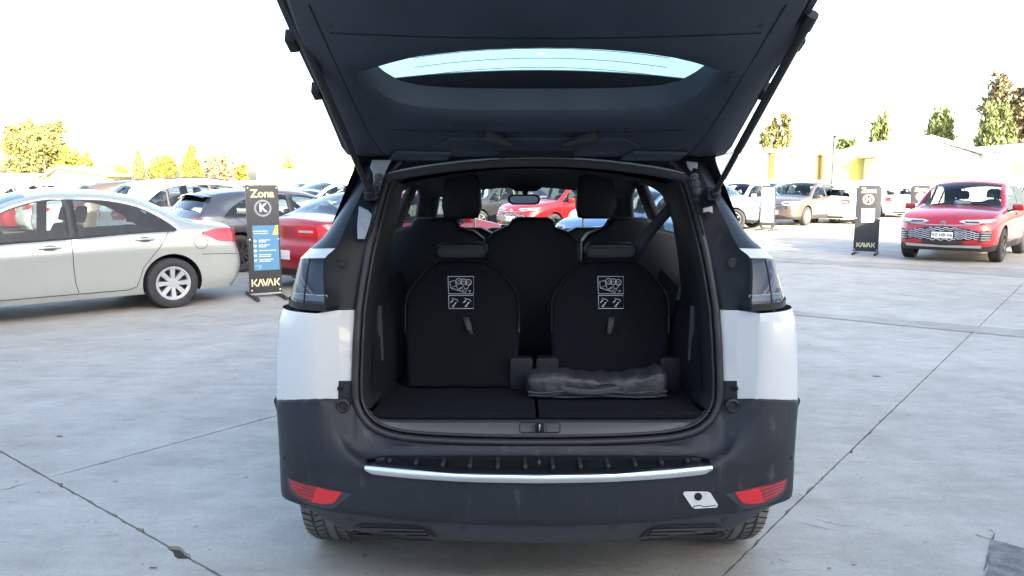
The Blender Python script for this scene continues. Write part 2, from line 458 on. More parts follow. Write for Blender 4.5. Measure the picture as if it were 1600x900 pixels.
        for end, base, x in ((-1, 0, 0.0), (1, (NL - 1) * N, L)):
            rowsz = [s.zs] + [z for (_, z, _) in []]
            lp = loops[0] if end < 0 else loops[-1]
            # left flank verts order: NC-1 (corner) then NC .. NC+nleft-1 ; crown starts NC+nleft
            rows = [[lp[q] for q in range(s.NC)]]
            for k in range(nleft):
                pl = lp[s.NC + k]; yk, zk = pl.y, pl.z
                rows.append([s.P(x, q * yk, zk) for q in fr])
            rows.append([lp[s.NC + nleft + (s.NC - 1 - q)] for q in range(s.NC)])
            o0 = len(verts); verts += [p for r in rows for p in r]
            for a in range(len(rows) - 1):
                for b in range(s.NC - 1):
                    q = (o0 + a * s.NC + b, o0 + a * s.NC + b + 1, o0 + (a + 1) * s.NC + b + 1, o0 + (a + 1) * s.NC + b)
                    faces.append(q if end > 0 else q[::-1])
                    idx.append(6 if (s.clad and a < 3) else 0)
        me = mesh('body', verts, faces, [M_BLACK] * 11, idx)
        fixnormals(me)
        # wheel arches
        cv, cf = [], []
        for x in (s.rw, s.fw):
            for sd in (-1, 1):
                n = 52; o0 = len(cv); ra = s.r + .045
                for yy in (s.W / 2 - .30, s.W / 2 + .2):
                    for k in range(n): cv.append((x - L / 2 + ra * math.cos(6.2832 * k / n), sd * yy, s.r + .01 + ra * math.sin(6.2832 * k / n)))
                cf.append(tuple(o0 + k for k in range(n))); cf.append(tuple(o0 + n + k for k in range(n))[::-1])
                cf += [(o0 + k, o0 + (k + 1) % n, o0 + n + (k + 1) % n, o0 + n + k) for k in range(n)]
        cm = mesh('cut', cv, cf, [M_BLACK] * 11, [4] * len(cf)); fixnormals(cm)
        a = link('tmp_a', me); b = link('tmp_b', cm)
        md = a.modifiers.new('b', 'BOOLEAN'); md.object = b; md.operation = 'DIFFERENCE'; md.solver = 'EXACT'
        dg = bpy.context.evaluated_depsgraph_get(); dg.update()
        res = bpy.data.meshes.new_from_object(a.evaluated_get(dg))
        bpy.data.objects.remove(a); bpy.data.objects.remove(b)
        bm = bmesh.new(); bm.from_mesh(res)
        if cut_rear:
            bmesh.ops.delete(bm, geom=[f for f in bm.faces if f.calc_center_median().x < cut_rear - L / 2 - .001], context='FACES')
        s.glass = []
        todo = {f for f in bm.faces if f.material_index >= 8}; gl = set(todo)
        while todo:
            f0 = todo.pop(); comp = [f0]; stk = [f0]
            while stk:
                f = stk.pop()
                for e in f.edges:
                    for g_ in e.link_faces:
                        if g_ in todo and g_.material_index == f0.material_index: todo.discard(g_); comp.append(g_); stk.append(g_)
            vm = {}; vv = []; ff = []
            for f in comp:
                q = []
                for v in f.verts:
                    if v not in vm: vm[v] = len(vv); vv.append(v.co.copy())
                    q.append(vm[v])
                ff.append(tuple(q))
            nm = {8: 'side_window', 9: 'windscreen', 10: 'rear_window'}[f0.material_index]
            s.glass.append((nm, mesh(nm, vv, ff, [M_GLASS], smooth=40)))
        bmesh.ops.delete(bm, geom=list(gl), context='FACES')
        bm.to_mesh(res); bm.free(); keep = [p.material_index for p in res.polygons]; res.materials.clear()
        for m in (M_BLACK, M_LINING, M_BLACK, M_LINING, M_SEAM, M_LINING, M_BLACK, M_LINING): res.materials.append(m)
        res.polygons.foreach_set('material_index', keep); res.name = 'body'; res.shade_smooth(); res.set_sharp_from_angle(angle=R(42)); s.body = res
    def patch(s, name, fn, us, zr, mat, nz=6, off=0.004, thick=0.012):
        rows = []
        for u in us:
            lo, hi = zr(u); rows.append([fn(u, lo + (hi - lo) * k / nz, off) for k in range(nz + 1)])
        me = grid(name, rows, [mat], smooth=50)
        return me
    def ribbon(s, name, pts, wid, mat):
        v, f = [], []
        for i, p in enumerate(pts):
            a = pts[max(i - 1, 0)]; b = pts[min(i + 1, len(pts) - 1)]; t = (b - a).normalized(); n = Vector((0, 1 if p.y > 0 else -1, 0)); sd = t.cross(n).normalized() * wid / 2
            v += [p + sd, p - sd]
            if i: f.append((2*i - 2, 2*i - 1, 2*i + 1, 2*i))
        return mesh(name, v, f, [mat])

def lin(a, b, n): return [a + (b - a) * k / (n - 1) for k in range(n)]
def wheel_meshes(r, wid, spokes, mat_rim, sw=0.055, rimf=0.66):
    rr = r * rimf
    prof = [(rr, -wid * .42), (rr + .02, -wid * .5), (r - .05, -wid * .52), (r - .012, -wid * .45), (r, -wid * .34)]
    for g_ in (-.17, 0, .17): prof += [(r, wid * g_ - .009), (r - .009, wid * g_ - .006), (r - .009, wid * g_ + .006), (r, wid * g_ + .009)]
    prof += [(r, wid * .34), (r - .012, wid * .45), (r - .05, wid * .52), (rr + .02, wid * .5), (rr, wid * .42)]
    ty = lathe('tyre', prof, M_TYRE, 40)
    rim = []
    ring = [(rr + .004, wid * .47), (rr - .012, wid * .47), (rr - .03, wid * .40), (rr - .03, -wid * .35)]
    n = 40; v, f = [], []
    for (q, h) in ring:
        for k in range(n): v.append((q * math.cos(6.2832 * k / n), h, q * math.sin(6.2832 * k / n)))
    for i in range(len(ring) - 1):
        for k in range(n): f.append((i * n + k, i * n + (k + 1) % n, (i + 1) * n + (k + 1) % n, (i + 1) * n + k))
    rim.append((v, f))
    for k in range(spokes):
        a = 6.2832 * k / spokes; t = Vector((math.cos(a), 0, math.sin(a))); sd = Vector((-math.sin(a), 0, math.cos(a))); up = Vector((0, 1, 0))
        w0, w1 = sw * .75, sw * 1.1; h0, h1 = wid * .40, wid * .44
        q = [t * .03 - sd * w0 / 2 + up * h0, t * .03 + sd * w0 / 2 + up * h0, t * (rr - .01) + sd * w1 / 2 + up * h1, t * (rr - .01) - sd * w1 / 2 + up * h1]
        q2 = [p - up * .04 + (sd if i in (1, 2) else -sd) * .008 for i, p in enumerate(q)]
        rim.append((q + q2, [(0, 1, 2, 3), (0, 4, 5, 1), (1, 5, 6, 2), (2, 6, 7, 3), (3, 7, 4, 0)]))
    hub = []; 
    for k in range(16): hub.append((.065 * math.cos(6.2832 * k / 16), wid * .42, .065 * math.sin(6.2832 * k / 16)))
    hub += [(p[0], wid * .2, p[2]) for p in hub]; rim.append((hub, [tuple(range(16))] + [(k, (k + 1) % 16, (k + 1) % 16 + 16, k + 16) for k in range(16)]))
    m = join_meshes('rim', rim, mat_rim); fixnormals(m); m.shade_smooth(); m.set_sharp_from_angle(angle=R(35))
    disc = lathe('brake_disc', [(0.0, wid * .02), (rr - .04, wid * .02), (rr - .035, -wid * .05)], M_DALLOY, 24)
    return ty, m, disc

SEAT_CACHE = {}
def seat_parts():
    if SEAT_CACHE: return SEAT_CACHE
    cush = bevelled('cushion', boxv(.22, 0, .32, .50, .50, .16), BOXF, M_SEAT, .05, 3)
    ol = [(-.24, .36), (.24, .36), (.25, .62), (.235, .80), (.17, .92), (.07, .96), (-.07, .96), (-.17, .92), (-.235, .80), (-.25, .62)]
    back = prism('backrest', ol, .13, M_SEAT, .03, lambda p, w: (-.12 - (p[1] - .36) * .28 + w, p[0], p[1]))
    hr = prism('headrest', [(-.12, .99), (.12, .99), (.135, 1.05), (.12, 1.15), (.07, 1.18), (-.07, 1.18), (-.12, 1.15), (-.135, 1.05)], .09, M_SEAT, .025, lambda p, w: (-.12 - (p[1] - .36) * .28 + w, p[0], p[1]))
    SEAT_CACHE.update(cushion=cush, backrest=back, headrest=hr)
    return SEAT_CACHE

def make_car(T, kind, spokes=8, dark_rim=False, spec=None):
    """one car with all of its parts; spec adjusts lamps and grille"""
    spec = spec or {}
    root = empty(kind)
    b = link('body', T.body, root)
    sol = b.modifiers.new('thickness', 'SOLIDIFY'); sol.thickness = 0.02; sol.offset = -1; sol.material_offset = 1; sol.use_rim = True
    b.material_slots[0].link = 'OBJECT'
    for nm, me in T.glass: link(nm, me, root)
    wid = T.r * .66
    ty, rim, disc = wheel_meshes(T.r, wid, spokes, M_DALLOY if dark_rim else M_ALLOY)
    for x in (T.rw, T.fw):
        for sd in (-1, 1):
            wo = link('wheel', ty, root, (x - T.L / 2, sd * (T.W / 2 - wid / 2 - .012), T.r)); wo.rotation_euler = (0, 0, 0 if sd > 0 else math.pi)
            link('rim', rim, wo); link('brake_disc', disc, wo)
    # lamps
    tl = spec.get('tail', dict(u0=-.34, u1=.26, z0=.72, z1=.90, taper=.08)); hl = spec.get('head', dict(u0=-.30, u1=.34, z0=.60, z1=.72, taper=.05))
    for sd in (-1, 1):
        for end, q, nm, mt in ((-1, tl, 'taillight', M_REDLENS), (1, hl, 'headlight', M_CLEARLENS)):
            def zr(u, q=q):
                t = (u - q['u0']) / (q['u1'] - q['u0']); k = q['taper']
                lo = q['z0'] + k * t * t; hi = q['z1'] + k * .4 * t
                pin = smoothstep(0, .15, t) * smoothstep(0, .3, 1 - t); mid = lo + (hi - lo) * .6
                return mid + (lo - mid) * (.25 + .75 * pin), mid + (hi - mid) * (.25 + .75 * pin)
            me = T.patch(nm, lambda u, z, off, e=end, s_=sd: T.wrap_pt(e, s_, u, z, off), lin(q['u0'], q['u1'], 16), zr, mt, off=.006)
            lo_ = link(nm, me, root)
            if end < 0:
                me2 = T.patch('reverse_lamp', lambda u, z, off, s_=sd: T.wrap_pt(-1, s_, u, z, off), lin(q['u0'] * .8, q['u0'] * .2, 6), lambda u: (q['z0'] + (q['z1'] - q['z0']) * .42, q['z0'] + (q['z1'] - q['z0']) * .62), M_CLEARLENS, 2, .009)
                link('reverse_lamp', me2, lo_)
            else:
                me2 = T.patch('lamp_unit', lambda u, z, off, s_=sd: T.wrap_pt(1, s_, u, z, off), lin(q['u0'] * .75, q['u0'] * .1, 6), lambda u: (q['z0'] + (q['z1'] - q['z0']) * .25, q['z0'] + (q['z1'] - q['z0']) * .7), M_DALLOY, 2, .009)
                link('lamp_unit', me2, lo_)
        # door mirror
        xm = T.win[1] - .25; zb = T.zbelt(xm); yb = T.yflank(xm, zb)
        me = bevelled('door_mirror', [(v[0], v[1] * sd, v[2]) for v in boxv(xm - T.L / 2, yb + .13, zb + .07, .11, .20, .13)], BOXF, M_BLACK, .035, 3)
        mo = link('door_mirror', me, root); mo.material_slots[0].link = 'OBJECT'
        me = bevelled('mirror_arm', [(v[0], v[1] * sd, v[2]) for v in boxv(xm - T.L / 2 + .01, yb + .03, zb + .015, .06, .10, .03)], BOXF, M_BLACK, .01, 1)
        link('mirror_arm', me, mo)
        # door handles, seams
        for hx in spec.get('handles', ()):
            z = T.zbelt(hx) - .085
            p = [T.flank_pt(sd, hx + .11 * t, z + .008 * (1 - t * t), .012 + .012 * (1 - t ** 4)) for t in lin(-1, 1, 9)]
            ho = link('door_handle', tube('door_handle', p, [.010] + [.014] * 7 + [.010], M_BLACK, 8), root); ho.material_slots[0].link = 'OBJECT'
            cup = [T.flank_pt(sd, hx + .075 * math.cos(a), z + .035 * math.sin(a), .002) for a in lin(0, 6.0, 14)]
            link('handle_cup', mesh('handle_cup', cup, [tuple(range(14))], [M_DALLOY]), ho)
        for line in spec.get('seams', ()):
            pts = []
            for (a, z0), (b_, z1) in zip(line[:-1], line[1:]):
                n = max(2, int(math.hypot(b_ - a, z1 - z0) / .04))
                pts += [T.flank_pt(sd, a + (b_ - a) * k / n, z0 + (z1 - z0) * k / n, .0025) for k in range(n)]
            pts.append(T.flank_pt(sd, line[-1][0], line[-1][1], .0025))
            link('door_seam', T.ribbon('door_seam', pts, .007, M_SEAM), root)
        if sd == spec.get('fuel_side', 0):
            cx, cz, rr = spec['fuel']; pts = [T.flank_pt(sd, cx + rr * math.cos(a), cz + rr * math.sin(a), .0025) for a in lin(0, 6.2832, 26)]
            link('fuel_flap', T.ribbon('fuel_flap', pts, .005, M_SEAM), root)
        # belt trim
        pts = [T.flank_pt(sd, x, T.zbelt(x) + .004, .004) for x in lin(T.win[0] + .02, T.win[1] - .02, 40)]
        link('belt_trim', T.ribbon('belt_trim', pts, .022, M_BLACK), root)
    # plates, bumper details, grille
    if spec.get('rear_plate', True):
        zc = spec.get('rear_plate_z', .62)
        me = T.patch('number_plate', lambda u, z, off: T.rear_pt(u, z, off), lin(-.20, .20, 7), lambda u: (zc - .065, zc + .065), M_PLATE, 2, .012); link('number_plate', me, root)
    zc = spec.get('front_plate_z', .44)
    me = T.patch('number_plate', lambda u, z, off: T.front_pt(u, z, off), lin(-.19, .19, 7), lambda u: (zc - .06, zc + .06), M_PLATE, 2, .016); po = link('number_plate', me, root)
    me = text_mesh('plate_lettering', spec.get('plate_text', 'BD KP 42') if spec.get('plate_text') else '', .085, M_INK, .001) if spec.get('plate_text') else None
    if me:
        me.transform(Matrix.Translation(T.front_pt(0, zc, .02)) @ Matrix.Rotation(R(90), 4, 'Z')); link('plate_lettering', me, po)
    gz = spec.get('grille', (.55, .66, .42))
    if gz:
        me = T.patch('grille', lambda u, z, off: T.front_pt(u, z, off), lin(-gz[2], gz[2], 17), lambda u: (gz[0] + .25 * (gz[1] - gz[0]) * (u / gz[2]) ** 4, gz[1] - .2 * (gz[1] - gz[0]) * (u / gz[2]) ** 4), M_GLOSSBLACK, 4, .005)
        go = link('grille', me, root)
        for k in range(4):
            z = gz[0] + (gz[1] - gz[0]) * (k + .7) / 4.6
            link('grille_bar', tube('grille_bar', [T.front_pt(u, z, .012) for u in lin(-gz[2] * .9, gz[2] * .9, 13)], .008, M_CHROME if spec.get('chrome') else M_DALLOY, 6), go)
    me = T.patch('air_intake', lambda u, z, off: T.front_pt(u, z, off), lin(-.48, .48, 13), lambda u: (T.zs + .06, T.zs + .16 - .05 * abs(u / .48) ** 3), M_BLACK, 2, .006); link('air_intake', me, root)
    me = T.patch('rear_valance', lambda u, z, off: T.rear_pt(u, z, off), lin(-.5, .5, 13), lambda u: (T.zs + .02, T.zs + .12), M_BLACK, 2, .006); link('rear_valance', me, root)
    # interior
    sp = seat_parts(); xf = (T.ws[0] + T.rw) / 2 + .42
    for x, ys, dz in ((xf, (-.37, .37), 0), (xf - .80, (-.37, .37), -.05)):
        for y in ys:
            so = link('seat', sp['backrest'], root, (x - T.L / 2, y, T.H - 1.38 + dz)); link('cushion', sp['cushion'], so); link('headrest', sp['headrest'], so)
    xd = T.ws[1] - .12; zd = T.zbelt(xd) - .02
    link('dashboard', bevelled('dashboard', boxv(xd - .2 - T.L / 2, 0, zd - .15, .5, T.W * .78, .3), BOXF, M_LINING, .05, 2), root)
    sw = lathe('steering_wheel', [(.17, 0), (.185, .015), (.2, 0), (.185, -.015), (.17, 0)], M_BLACK, 24); swo = link('steering_wheel', sw, root, (xd - .52 - T.L / 2, .37, zd + .0)); swo.rotation_euler = (R(25), 0, R(90))
    return root
def finish_car(root, mat):
    for o in root.children:
        if o.name.split('.')[0] in ('body', 'door_mirror', 'door_handle'):
            o.material_slots[0].link = 'OBJECT'; o.material_slots[0].material = mat
def place_car(proto, state, mat, x, y, heading, label, cat='car', group=None):
    """heading: (dx,dy) the way the nose points"""
    root = proto if not state.get(proto.name) else copytree(proto)
    state[proto.name] = True
    if root is not proto:
        for k in ('group',):
            if k in root: del root[k]
    root.location = (x, y, 0); root.rotation_euler = (0, 0, math.atan2(heading[1], heading[0]))
    finish_car(root, mat); tag(root, label, cat, group)
    return root

REAR0 = [(.2, .12), (.34, .03), (.5, 0), (.62, .015), (.75, .05), (.95, .06), (1.1, .10)]
FRONT0 = [(.2, .10), (.34, .02), (.48, 0), (.6, .03), (.72, .10), (.9, .22)]
T_SEDAN = CarType('sedan', 4.37, 1.72, 1.46,
    top=[(0, .97), (.1, 1.02), (.42, 1.055), (.62, 1.085), (.95, 1.26), (1.28, 1.395), (1.75, 1.458), (2.1, 1.462), (2.5, 1.41), (2.9, 1.22), (3.28, 1.0), (3.7, .93), (4.1, .82), (4.37, .66)],
    belt=[(0, .88), (.6, .95), (1.2, .945), (2, .905), (3.0, .865), (3.3, .85), (4.0, .78), (4.37, .60)],
    arch=[(.86, .95), (1.05, 1.10), (1.35, 1.26), (1.75, 1.335), (2.2, 1.345), (2.6, 1.25), (3.12, .88)],
    rw=.98, fw=3.55, wheel_r=.308, win=(.90, 3.08), pillars=[(1.98, 2.09)], ws=(2.42, 3.24), bl=(.64, 1.24), rear=REAR0, front=FRONT0)
T_SALOON = CarType('saloon', 4.64, 1.80, 1.44,
    top=[(0, 1.0), (.08, 1.045), (.4, 1.06), (.6, 1.09), (.95, 1.25), (1.4, 1.40), (1.9, 1.44), (2.3, 1.43), (2.7, 1.36), (3.1, 1.18), (3.5, .98), (3.9, .91), (4.35, .80), (4.64, .64)],
    belt=[(0, .90), (.6, .97), (1.2, .96), (2, .92), (3.2, .88), (3.5, .86), (4.2, .76), (4.64, .58)],
    arch=[(.9, .97), (1.1, 1.10), (1.45, 1.26), (1.9, 1.33), (2.4, 1.32), (2.8, 1.23), (3.3, .89)],
    rw=1.0, fw=3.7, wheel_r=.325, win=(.95, 3.25), pillars=[(2.1, 2.22)], ws=(2.6, 3.46), bl=(.62, 1.36), rear=REAR0, front=FRONT0)
REARH = [(.2, .14), (.34, .04), (.5, 0), (.65, .02), (.85, .06), (1.1, .08), (1.5, .10)]
T_HATCH = CarType('hatch', 4.30, 1.80, 1.46,
    top=[(0, .95), (.05, 1.04), (.14, 1.10), (.42, 1.345), (.62, 1.40), (1.1, 1.45), (1.7, 1.462), (2.15, 1.43), (2.5, 1.34), (3.12, 1.0), (3.6, .94), (4.05, .82), (4.30, .66)],
    belt=[(0, .90), (.3, .97), (1.0, .97), (2, .92), (3.1, .87), (3.9, .78), (4.30, .60)],
    arch=[(.55, .98), (.75, 1.14), (1.05, 1.28), (1.5, 1.335), (2.0, 1.34), (2.45, 1.25), (3.0, .89)],
    rw=.82, fw=3.45, wheel_r=.325, win=(.58, 2.95), pillars=[(1.78, 1.9)], ws=(2.3, 3.08), bl=(.14, .46), rear=REARH, front=FRONT0)
T_SUV = CarType('suv', 4.45, 1.84, 1.66,
    top=[(0, 1.0), (.05, 1.08), (.12, 1.15), (.40, 1.50), (.6, 1.565), (1.2, 1.64), (1.8, 1.66), (2.25, 1.63), (2.6, 1.53), (3.28, 1.14), (3.7, 1.07), (4.15, .97), (4.45, .78)],
    belt=[(0, 1.0), (.3, 1.08), (1.0, 1.08), (2, 1.04), (3.2, 1.0), (4.0, .90), (4.45, .72)],
    arch=[(.5, 1.09), (.68, 1.26), (.95, 1.43), (1.5, 1.52), (2.1, 1.52), (2.6, 1.40), (3.15, 1.03)],
    rw=.86, fw=3.52, wheel_r=.352, win=(.55, 3.1), pillars=[(1.85, 1.97), (.98, 1.04)], ws=(2.4, 3.24), bl=(.12, .44), rear=REARH, front=[(.2, .14), (.34, .04), (.5, 0), (.7, .01), (.85, .06), (1.0, .15)], zs=.24, clad=True, tumble=.33)
T_MG = CarType('crossover', 4.43, 1.82, 1.63,
    top=[(0, .98), (.05, 1.06), (.12, 1.13), (.45, 1.48), (.65, 1.54), (1.2, 1.61), (1.8, 1.63), (2.25, 1.60), (2.6, 1.50), (3.3, 1.10), (3.7, 1.05), (4.1, .97), (4.34, .88), (4.43, .78)],
    belt=[(0, .98), (.3, 1.06), (1.0, 1.06), (2, 1.02), (3.2, .98), (4.0, .90), (4.43, .74)],
    arch=[(.5, 1.07), (.72, 1.24), (1.0, 1.40), (1.5, 1.49), (2.1, 1.49), (2.6, 1.36), (3.15, 1.0)],
    rw=.86, fw=3.46, wheel_r=.34, win=(.55, 3.1), pillars=[(1.85, 1.97), (.98, 1.04)], ws=(2.4, 3.26), bl=(.12, .48), rear=REARH, front=[(.2, .14), (.3, .05), (.42, 0), (.6, 0), (.74, .03), (.85, .10), (1.0, .2)], zs=.24, clad=True, tumble=.33)

A_ = Vector((0.72, 0.69)).normalized(); B_ = Vector((A_.y, -A_.x))
P_SEDAN = make_car(T_SEDAN, 'sedan', 8, spec=dict(
    tail=dict(u0=-.22, u1=.60, z0=.77, z1=.945, taper=.06), handles=(1.28, 2.28), fuel=(.62, .80, .085), fuel_side=1,
    seams=[[(2.06, .90), (2.06, .6), (2.05, .40), (2.02, .28)], [(1.0, .94), (1.05, .86), (1.12, .76), (1.22, .64), (1.32, .52), (1.36, .40), (1.40, .30), (1.5, .27), (2.02, .27)], [(3.1, .86), (3.12, .6), (3.05, .32), (2.9, .27), (2.02, .27)], [(.05, .62), (.4, .64), (.62, .645)]], plate_text=None))
P_SALOON = make_car(T_SALOON, 'saloon', 5, True, spec=dict(tail=dict(u0=-.46, u1=.20, z0=.78, z1=.93, taper=.02), handles=(1.35, 2.4),
    seams=[[(2.16, .92), (2.16, .5), (2.12, .28)], [(1.02, .95), (1.15, .8), (1.4, .5), (1.45, .3)]], rear_plate_z=.52))
P_HATCH = make_car(T_HATCH, 'hatchback', 10, True, spec=dict(tail=dict(u0=-.34, u1=.2, z0=.78, z1=.95, taper=.03), handles=(1.10, 2.12), fuel=(.55, .82, .08), fuel_side=-1,
    seams=[[(1.85, .92), (1.85, .5), (1.82, .28)], [(.72, .97), (.95, .8), (1.2, .5), (1.25, .3)], [(2.98, .88), (2.98, .5), (2.9, .3)]]))
sp_h = T_HATCH
pts = [sp_h.top_pt(.43, y, .012) for y in lin(-.56, .56, 15)]
rows = [[p + Vector((-.16 + .05 * (p.y / .56) ** 2, 0, -.015)) for p in pts], [p + Vector((-.08, 0, .004)) for p in pts], [p + Vector((.03, 0, .004)) for p in pts], [p + Vector((-.05, 0, -.03)) for p in pts], [p + Vector((-.155 + .05 * (p.y / .56) ** 2, 0, -.032)) for p in pts]]
link('spoiler', grid('spoiler', rows, [M_GLOSSBLACK]), P_HATCH)
P_SUV = make_car(T_SUV, 'suv', 5, False, spec=dict(tail=dict(u0=-.36, u1=.24, z0=.84, z1=1.02, taper=.03), head=dict(u0=-.34, u1=.36, z0=.76, z1=.90, taper=.05), handles=(1.25, 2.25), grille=(.58, .80, .50), chrome=True, front_plate_z=.5, rear_plate_z=.75,
    seams=[[(1.92, 1.04), (1.92, .5), (1.88, .36)], [(.9, 1.06), (1.05, .9), (1.25, .6), (1.3, .38)], [(3.1, 1.0), (3.1, .6), (3.0, .38)]]))
for sd in (-1, 1):
    pts = [T_SUV.top_pt(x, sd * (T_SUV.edge(x)[1] - .03), .03 + .02 * math.sin(math.pi * (x - .6) / 1.75)) for x in lin(.6, 2.35, 14)]
    link('roof_rail', tube('roof_rail', pts, .014, M_BLACK, 6), P_SUV)
rw_ = [T_SUV.top_pt(.2, .0, .012), T_SUV.top_pt(.27, -.12, .018), T_SUV.top_pt(.36, -.30, .014)]
link('rear_wiper', tube('rear_wiper', rw_, .009, M_BLACK, 6), P_SUV)
P_MG = make_car(T_MG, 'crossover', 5, True, spec=dict(grille=None, tail=dict(u0=-.36, u1=.24, z0=.84, z1=.98, taper=.03), head=dict(u0=-.36, u1=.34, z0=.77, z1=.84, taper=.06), handles=(1.25, 2.25), front_plate_z=.545, plate_text='VZ HB V6',
    seams=[[(1.92, 1.02), (1.92, .5), (1.88, .36)], [(.9, 1.04), (1.05, .9), (1.25, .6), (1.3, .38)], [(3.1, .98), (3.1, .6), (3.0, .38)]]))
# crossover front: wave-pattern grille, corner intakes, silver skid, badge, bright line
def mg_front():
    T = T_MG; fp = T.front_pt
    def ghalf(u): 
        q = min(1, abs(u) / .66); return .43 + .05 * q ** 3, .71 - .085 * q ** 2.2
    g_ = link('grille', T.patch('grille', lambda u, z, off: fp(u, z, off), lin(-.66, .66, 27), lambda u: (.57 + (ghalf(u)[0] - .57) * math.sqrt(max(0, 1 - (abs(u) / .665) ** 6)), .57 + (ghalf(u)[1] - .57) * math.sqrt(max(0, 1 - (abs(u) / .665) ** 6))), M_GLOSSBLACK, 5, .006), P_MG)
    parts = 0
    for k in range(7):
        z0 = .455 + k * .037; pts = []
        for u in lin(-.62, .62, 43):
            lo, hi = ghalf(u); z = z0 + .011 * (1 if (int((u + 5) / .075) % 2) else -1)
            if lo + .012 < z < hi - .012 and not (abs(u) < .2 and .475 < z < .615): pts.append(fp(u, z, .014))
            else:
                if len(pts) > 2: link('grille_bar', tube('grille_bar', pts, .0085, M_ALLOY, 5), g_)
                pts = []
        if len(pts) > 2: link('grille_bar', tube('grille_bar', pts, .0085, M_ALLOY, 5), g_)
    for sd in (-1, 1):
        ci = T.patch('corner_intake', lambda u, z, off, s_=sd: T.wrap_pt(1, s_, u, z, off), lin(-.06, .17, 9), lambda u: (.42 + .05 * abs(u + .02) / .15, .66 - .10 * abs(u - .06) / .15), M_BLACK, 4, .006)
        co = link('corner_intake', ci, P_MG)
        for k in range(4):
            z = .47 + k * .045; link('intake_bar', tube('intake_bar', [T.wrap_pt(1, sd, u, z, .012) for u in lin(-.03, .14, 6)], .007, M_ALLOY, 5), co)
    link('skid_plate', T.patch('skid_plate', lambda u, z, off: fp(u, z, off), lin(-.66, .66, 17), lambda u: (.305, .345 + .03 * abs(u)), M_ALLOY, 2, .012), P_MG)
    link('lower_grille', T.patch('lower_grille', lambda u, z, off: fp(u, z, off), lin(-.36, .36, 9), lambda u: (.365, .425), M_BLACK, 2, .010), P_MG)
    for sd in (-1, 1):
        link('brow_strip', tube('brow_strip', [fp(u, .735 + .03 * (abs(u) / .6) ** 2, .008) for u in lin(0.02 * sd, .6 * sd, 14)], .007, M_CHROME, 6), P_MG)
    c = T.top_pt(4.40, 0, .0); c = fp(0, .775, .016)
    oc = [(c.x, .052 * math.cos(R(22.5 + 45 * k)), c.z + .046 * math.sin(R(22.5 + 45 * k))) for k in range(8)]
    oc2 = [(p[0] - .02, p[1], p[2]) for p in oc]
    bd = link('badge', mesh('badge', oc + oc2, [tuple(range(8))] + [(k, (k + 1) % 8, (k + 1) % 8 + 8, k + 8) for k in range(8)], [M_CHROME]), P_MG)
    me = text_mesh('badge_lettering', 'MG', .05, M_INK, .001); me.transform(Matrix.Translation((c.x + .002, 0, c.z)) @ Matrix.Rotation(R(90), 4, 'Z')); link('badge_lettering', me, bd)
    z = T.top(3.15); wp = T.top_pt(3.22, .1, .012)
    for y0 in (-.55, .05):
        link('wiper', tube('wiper', [T.top_pt(3.24, y0, .012), T.top_pt(3.2, y0 + .3, .014), T.top_pt(3.18, y0 + .52, .012)], .007, M_BLACK, 5), P_MG)
    link('paper_sheet', mesh('paper_sheet', [T.top_pt(3.14, -.1, -.03), T.top_pt(3.14, .2, -.03), T.top_pt(3.05, .2, -.02), T.top_pt(3.05, -.1, -.02)], [(0, 1, 2, 3)], [M_PLATE]), P_MG)
    for sd in (-1, 1):
        pts = [T.top_pt(x, sd * (T.edge(x)[1] - .03), .03) for x in lin(.6, 2.3, 12)]
        link('roof_rail', tube('roof_rail', pts, .013, M_ALLOY, 6), P_MG)
mg_front()

W_ = paint('white', (.72, .73, .74)); SILV = paint('silver', (.39, .405, .375), .35, .30); GREY = paint('grey', (.085, .09, .10), .5, .35)
RED = paint('red', (.36, .008, .018), .2, .28); RED2 = paint('bright_red', (.34, .006, .008), .1, .28); BROWN = paint('brown', (.13, .10, .085), .5, .35)
DARK = paint('charcoal', (.03, .032, .035), .3, .3); BLUE = paint('blue', (.10, .22, .42), .4, .3); SBLUE = paint('pale_blue_silver', (.40, .46, .52), .5, .3)
ST = {}
HA = (A_.x, A_.y); HB = (-A_.x, -A_.y)
wheel = gp(270, 480)
hs = Vector((-0.74, -0.67)).normalized()
ctr = Vector((wheel.x, wheel.y)) + hs * (T_SEDAN.L / 2 - T_SEDAN.rw) + Vector((-(-hs.y), -hs.x)) * 0 
lft = Vector((-hs.y, hs.x))
ctr = ctr - lft * (T_SEDAN.W / 2 - .1)
place_car(P_SEDAN, ST, SILV, ctr.x, ctr.y, hs, 'silver green four-door sedan seen from its side with flat round fuel flap')
red0 = Vector((-1.8, 12.65))
place_car(P_SALOON, ST, RED, red0.x - .12, red0.y + .2, (.60, .80), 'dark red sedan parked with its tail beside the blue-poster sign')
gr0 = Vector((-4.35, 14.85))
place_car(P_HATCH, ST, GREY, gr0.x, gr0.y, HA, 'dark grey hatchback with rear spoiler parked between red sedan and white wagon')
ws0 = Vector((-6.5, 16.75))
place_car(P_SUV, ST, W_, ws0.x, ws0.y, HA, 'white wagon with rear wiper and black roof rails next to grey hatchback')
place_car(P_MG, ST, RED2, 9.84, 16.63, (-.66, -.75), 'bright red crossover with patterned grille and octagonal badge facing the aisle')
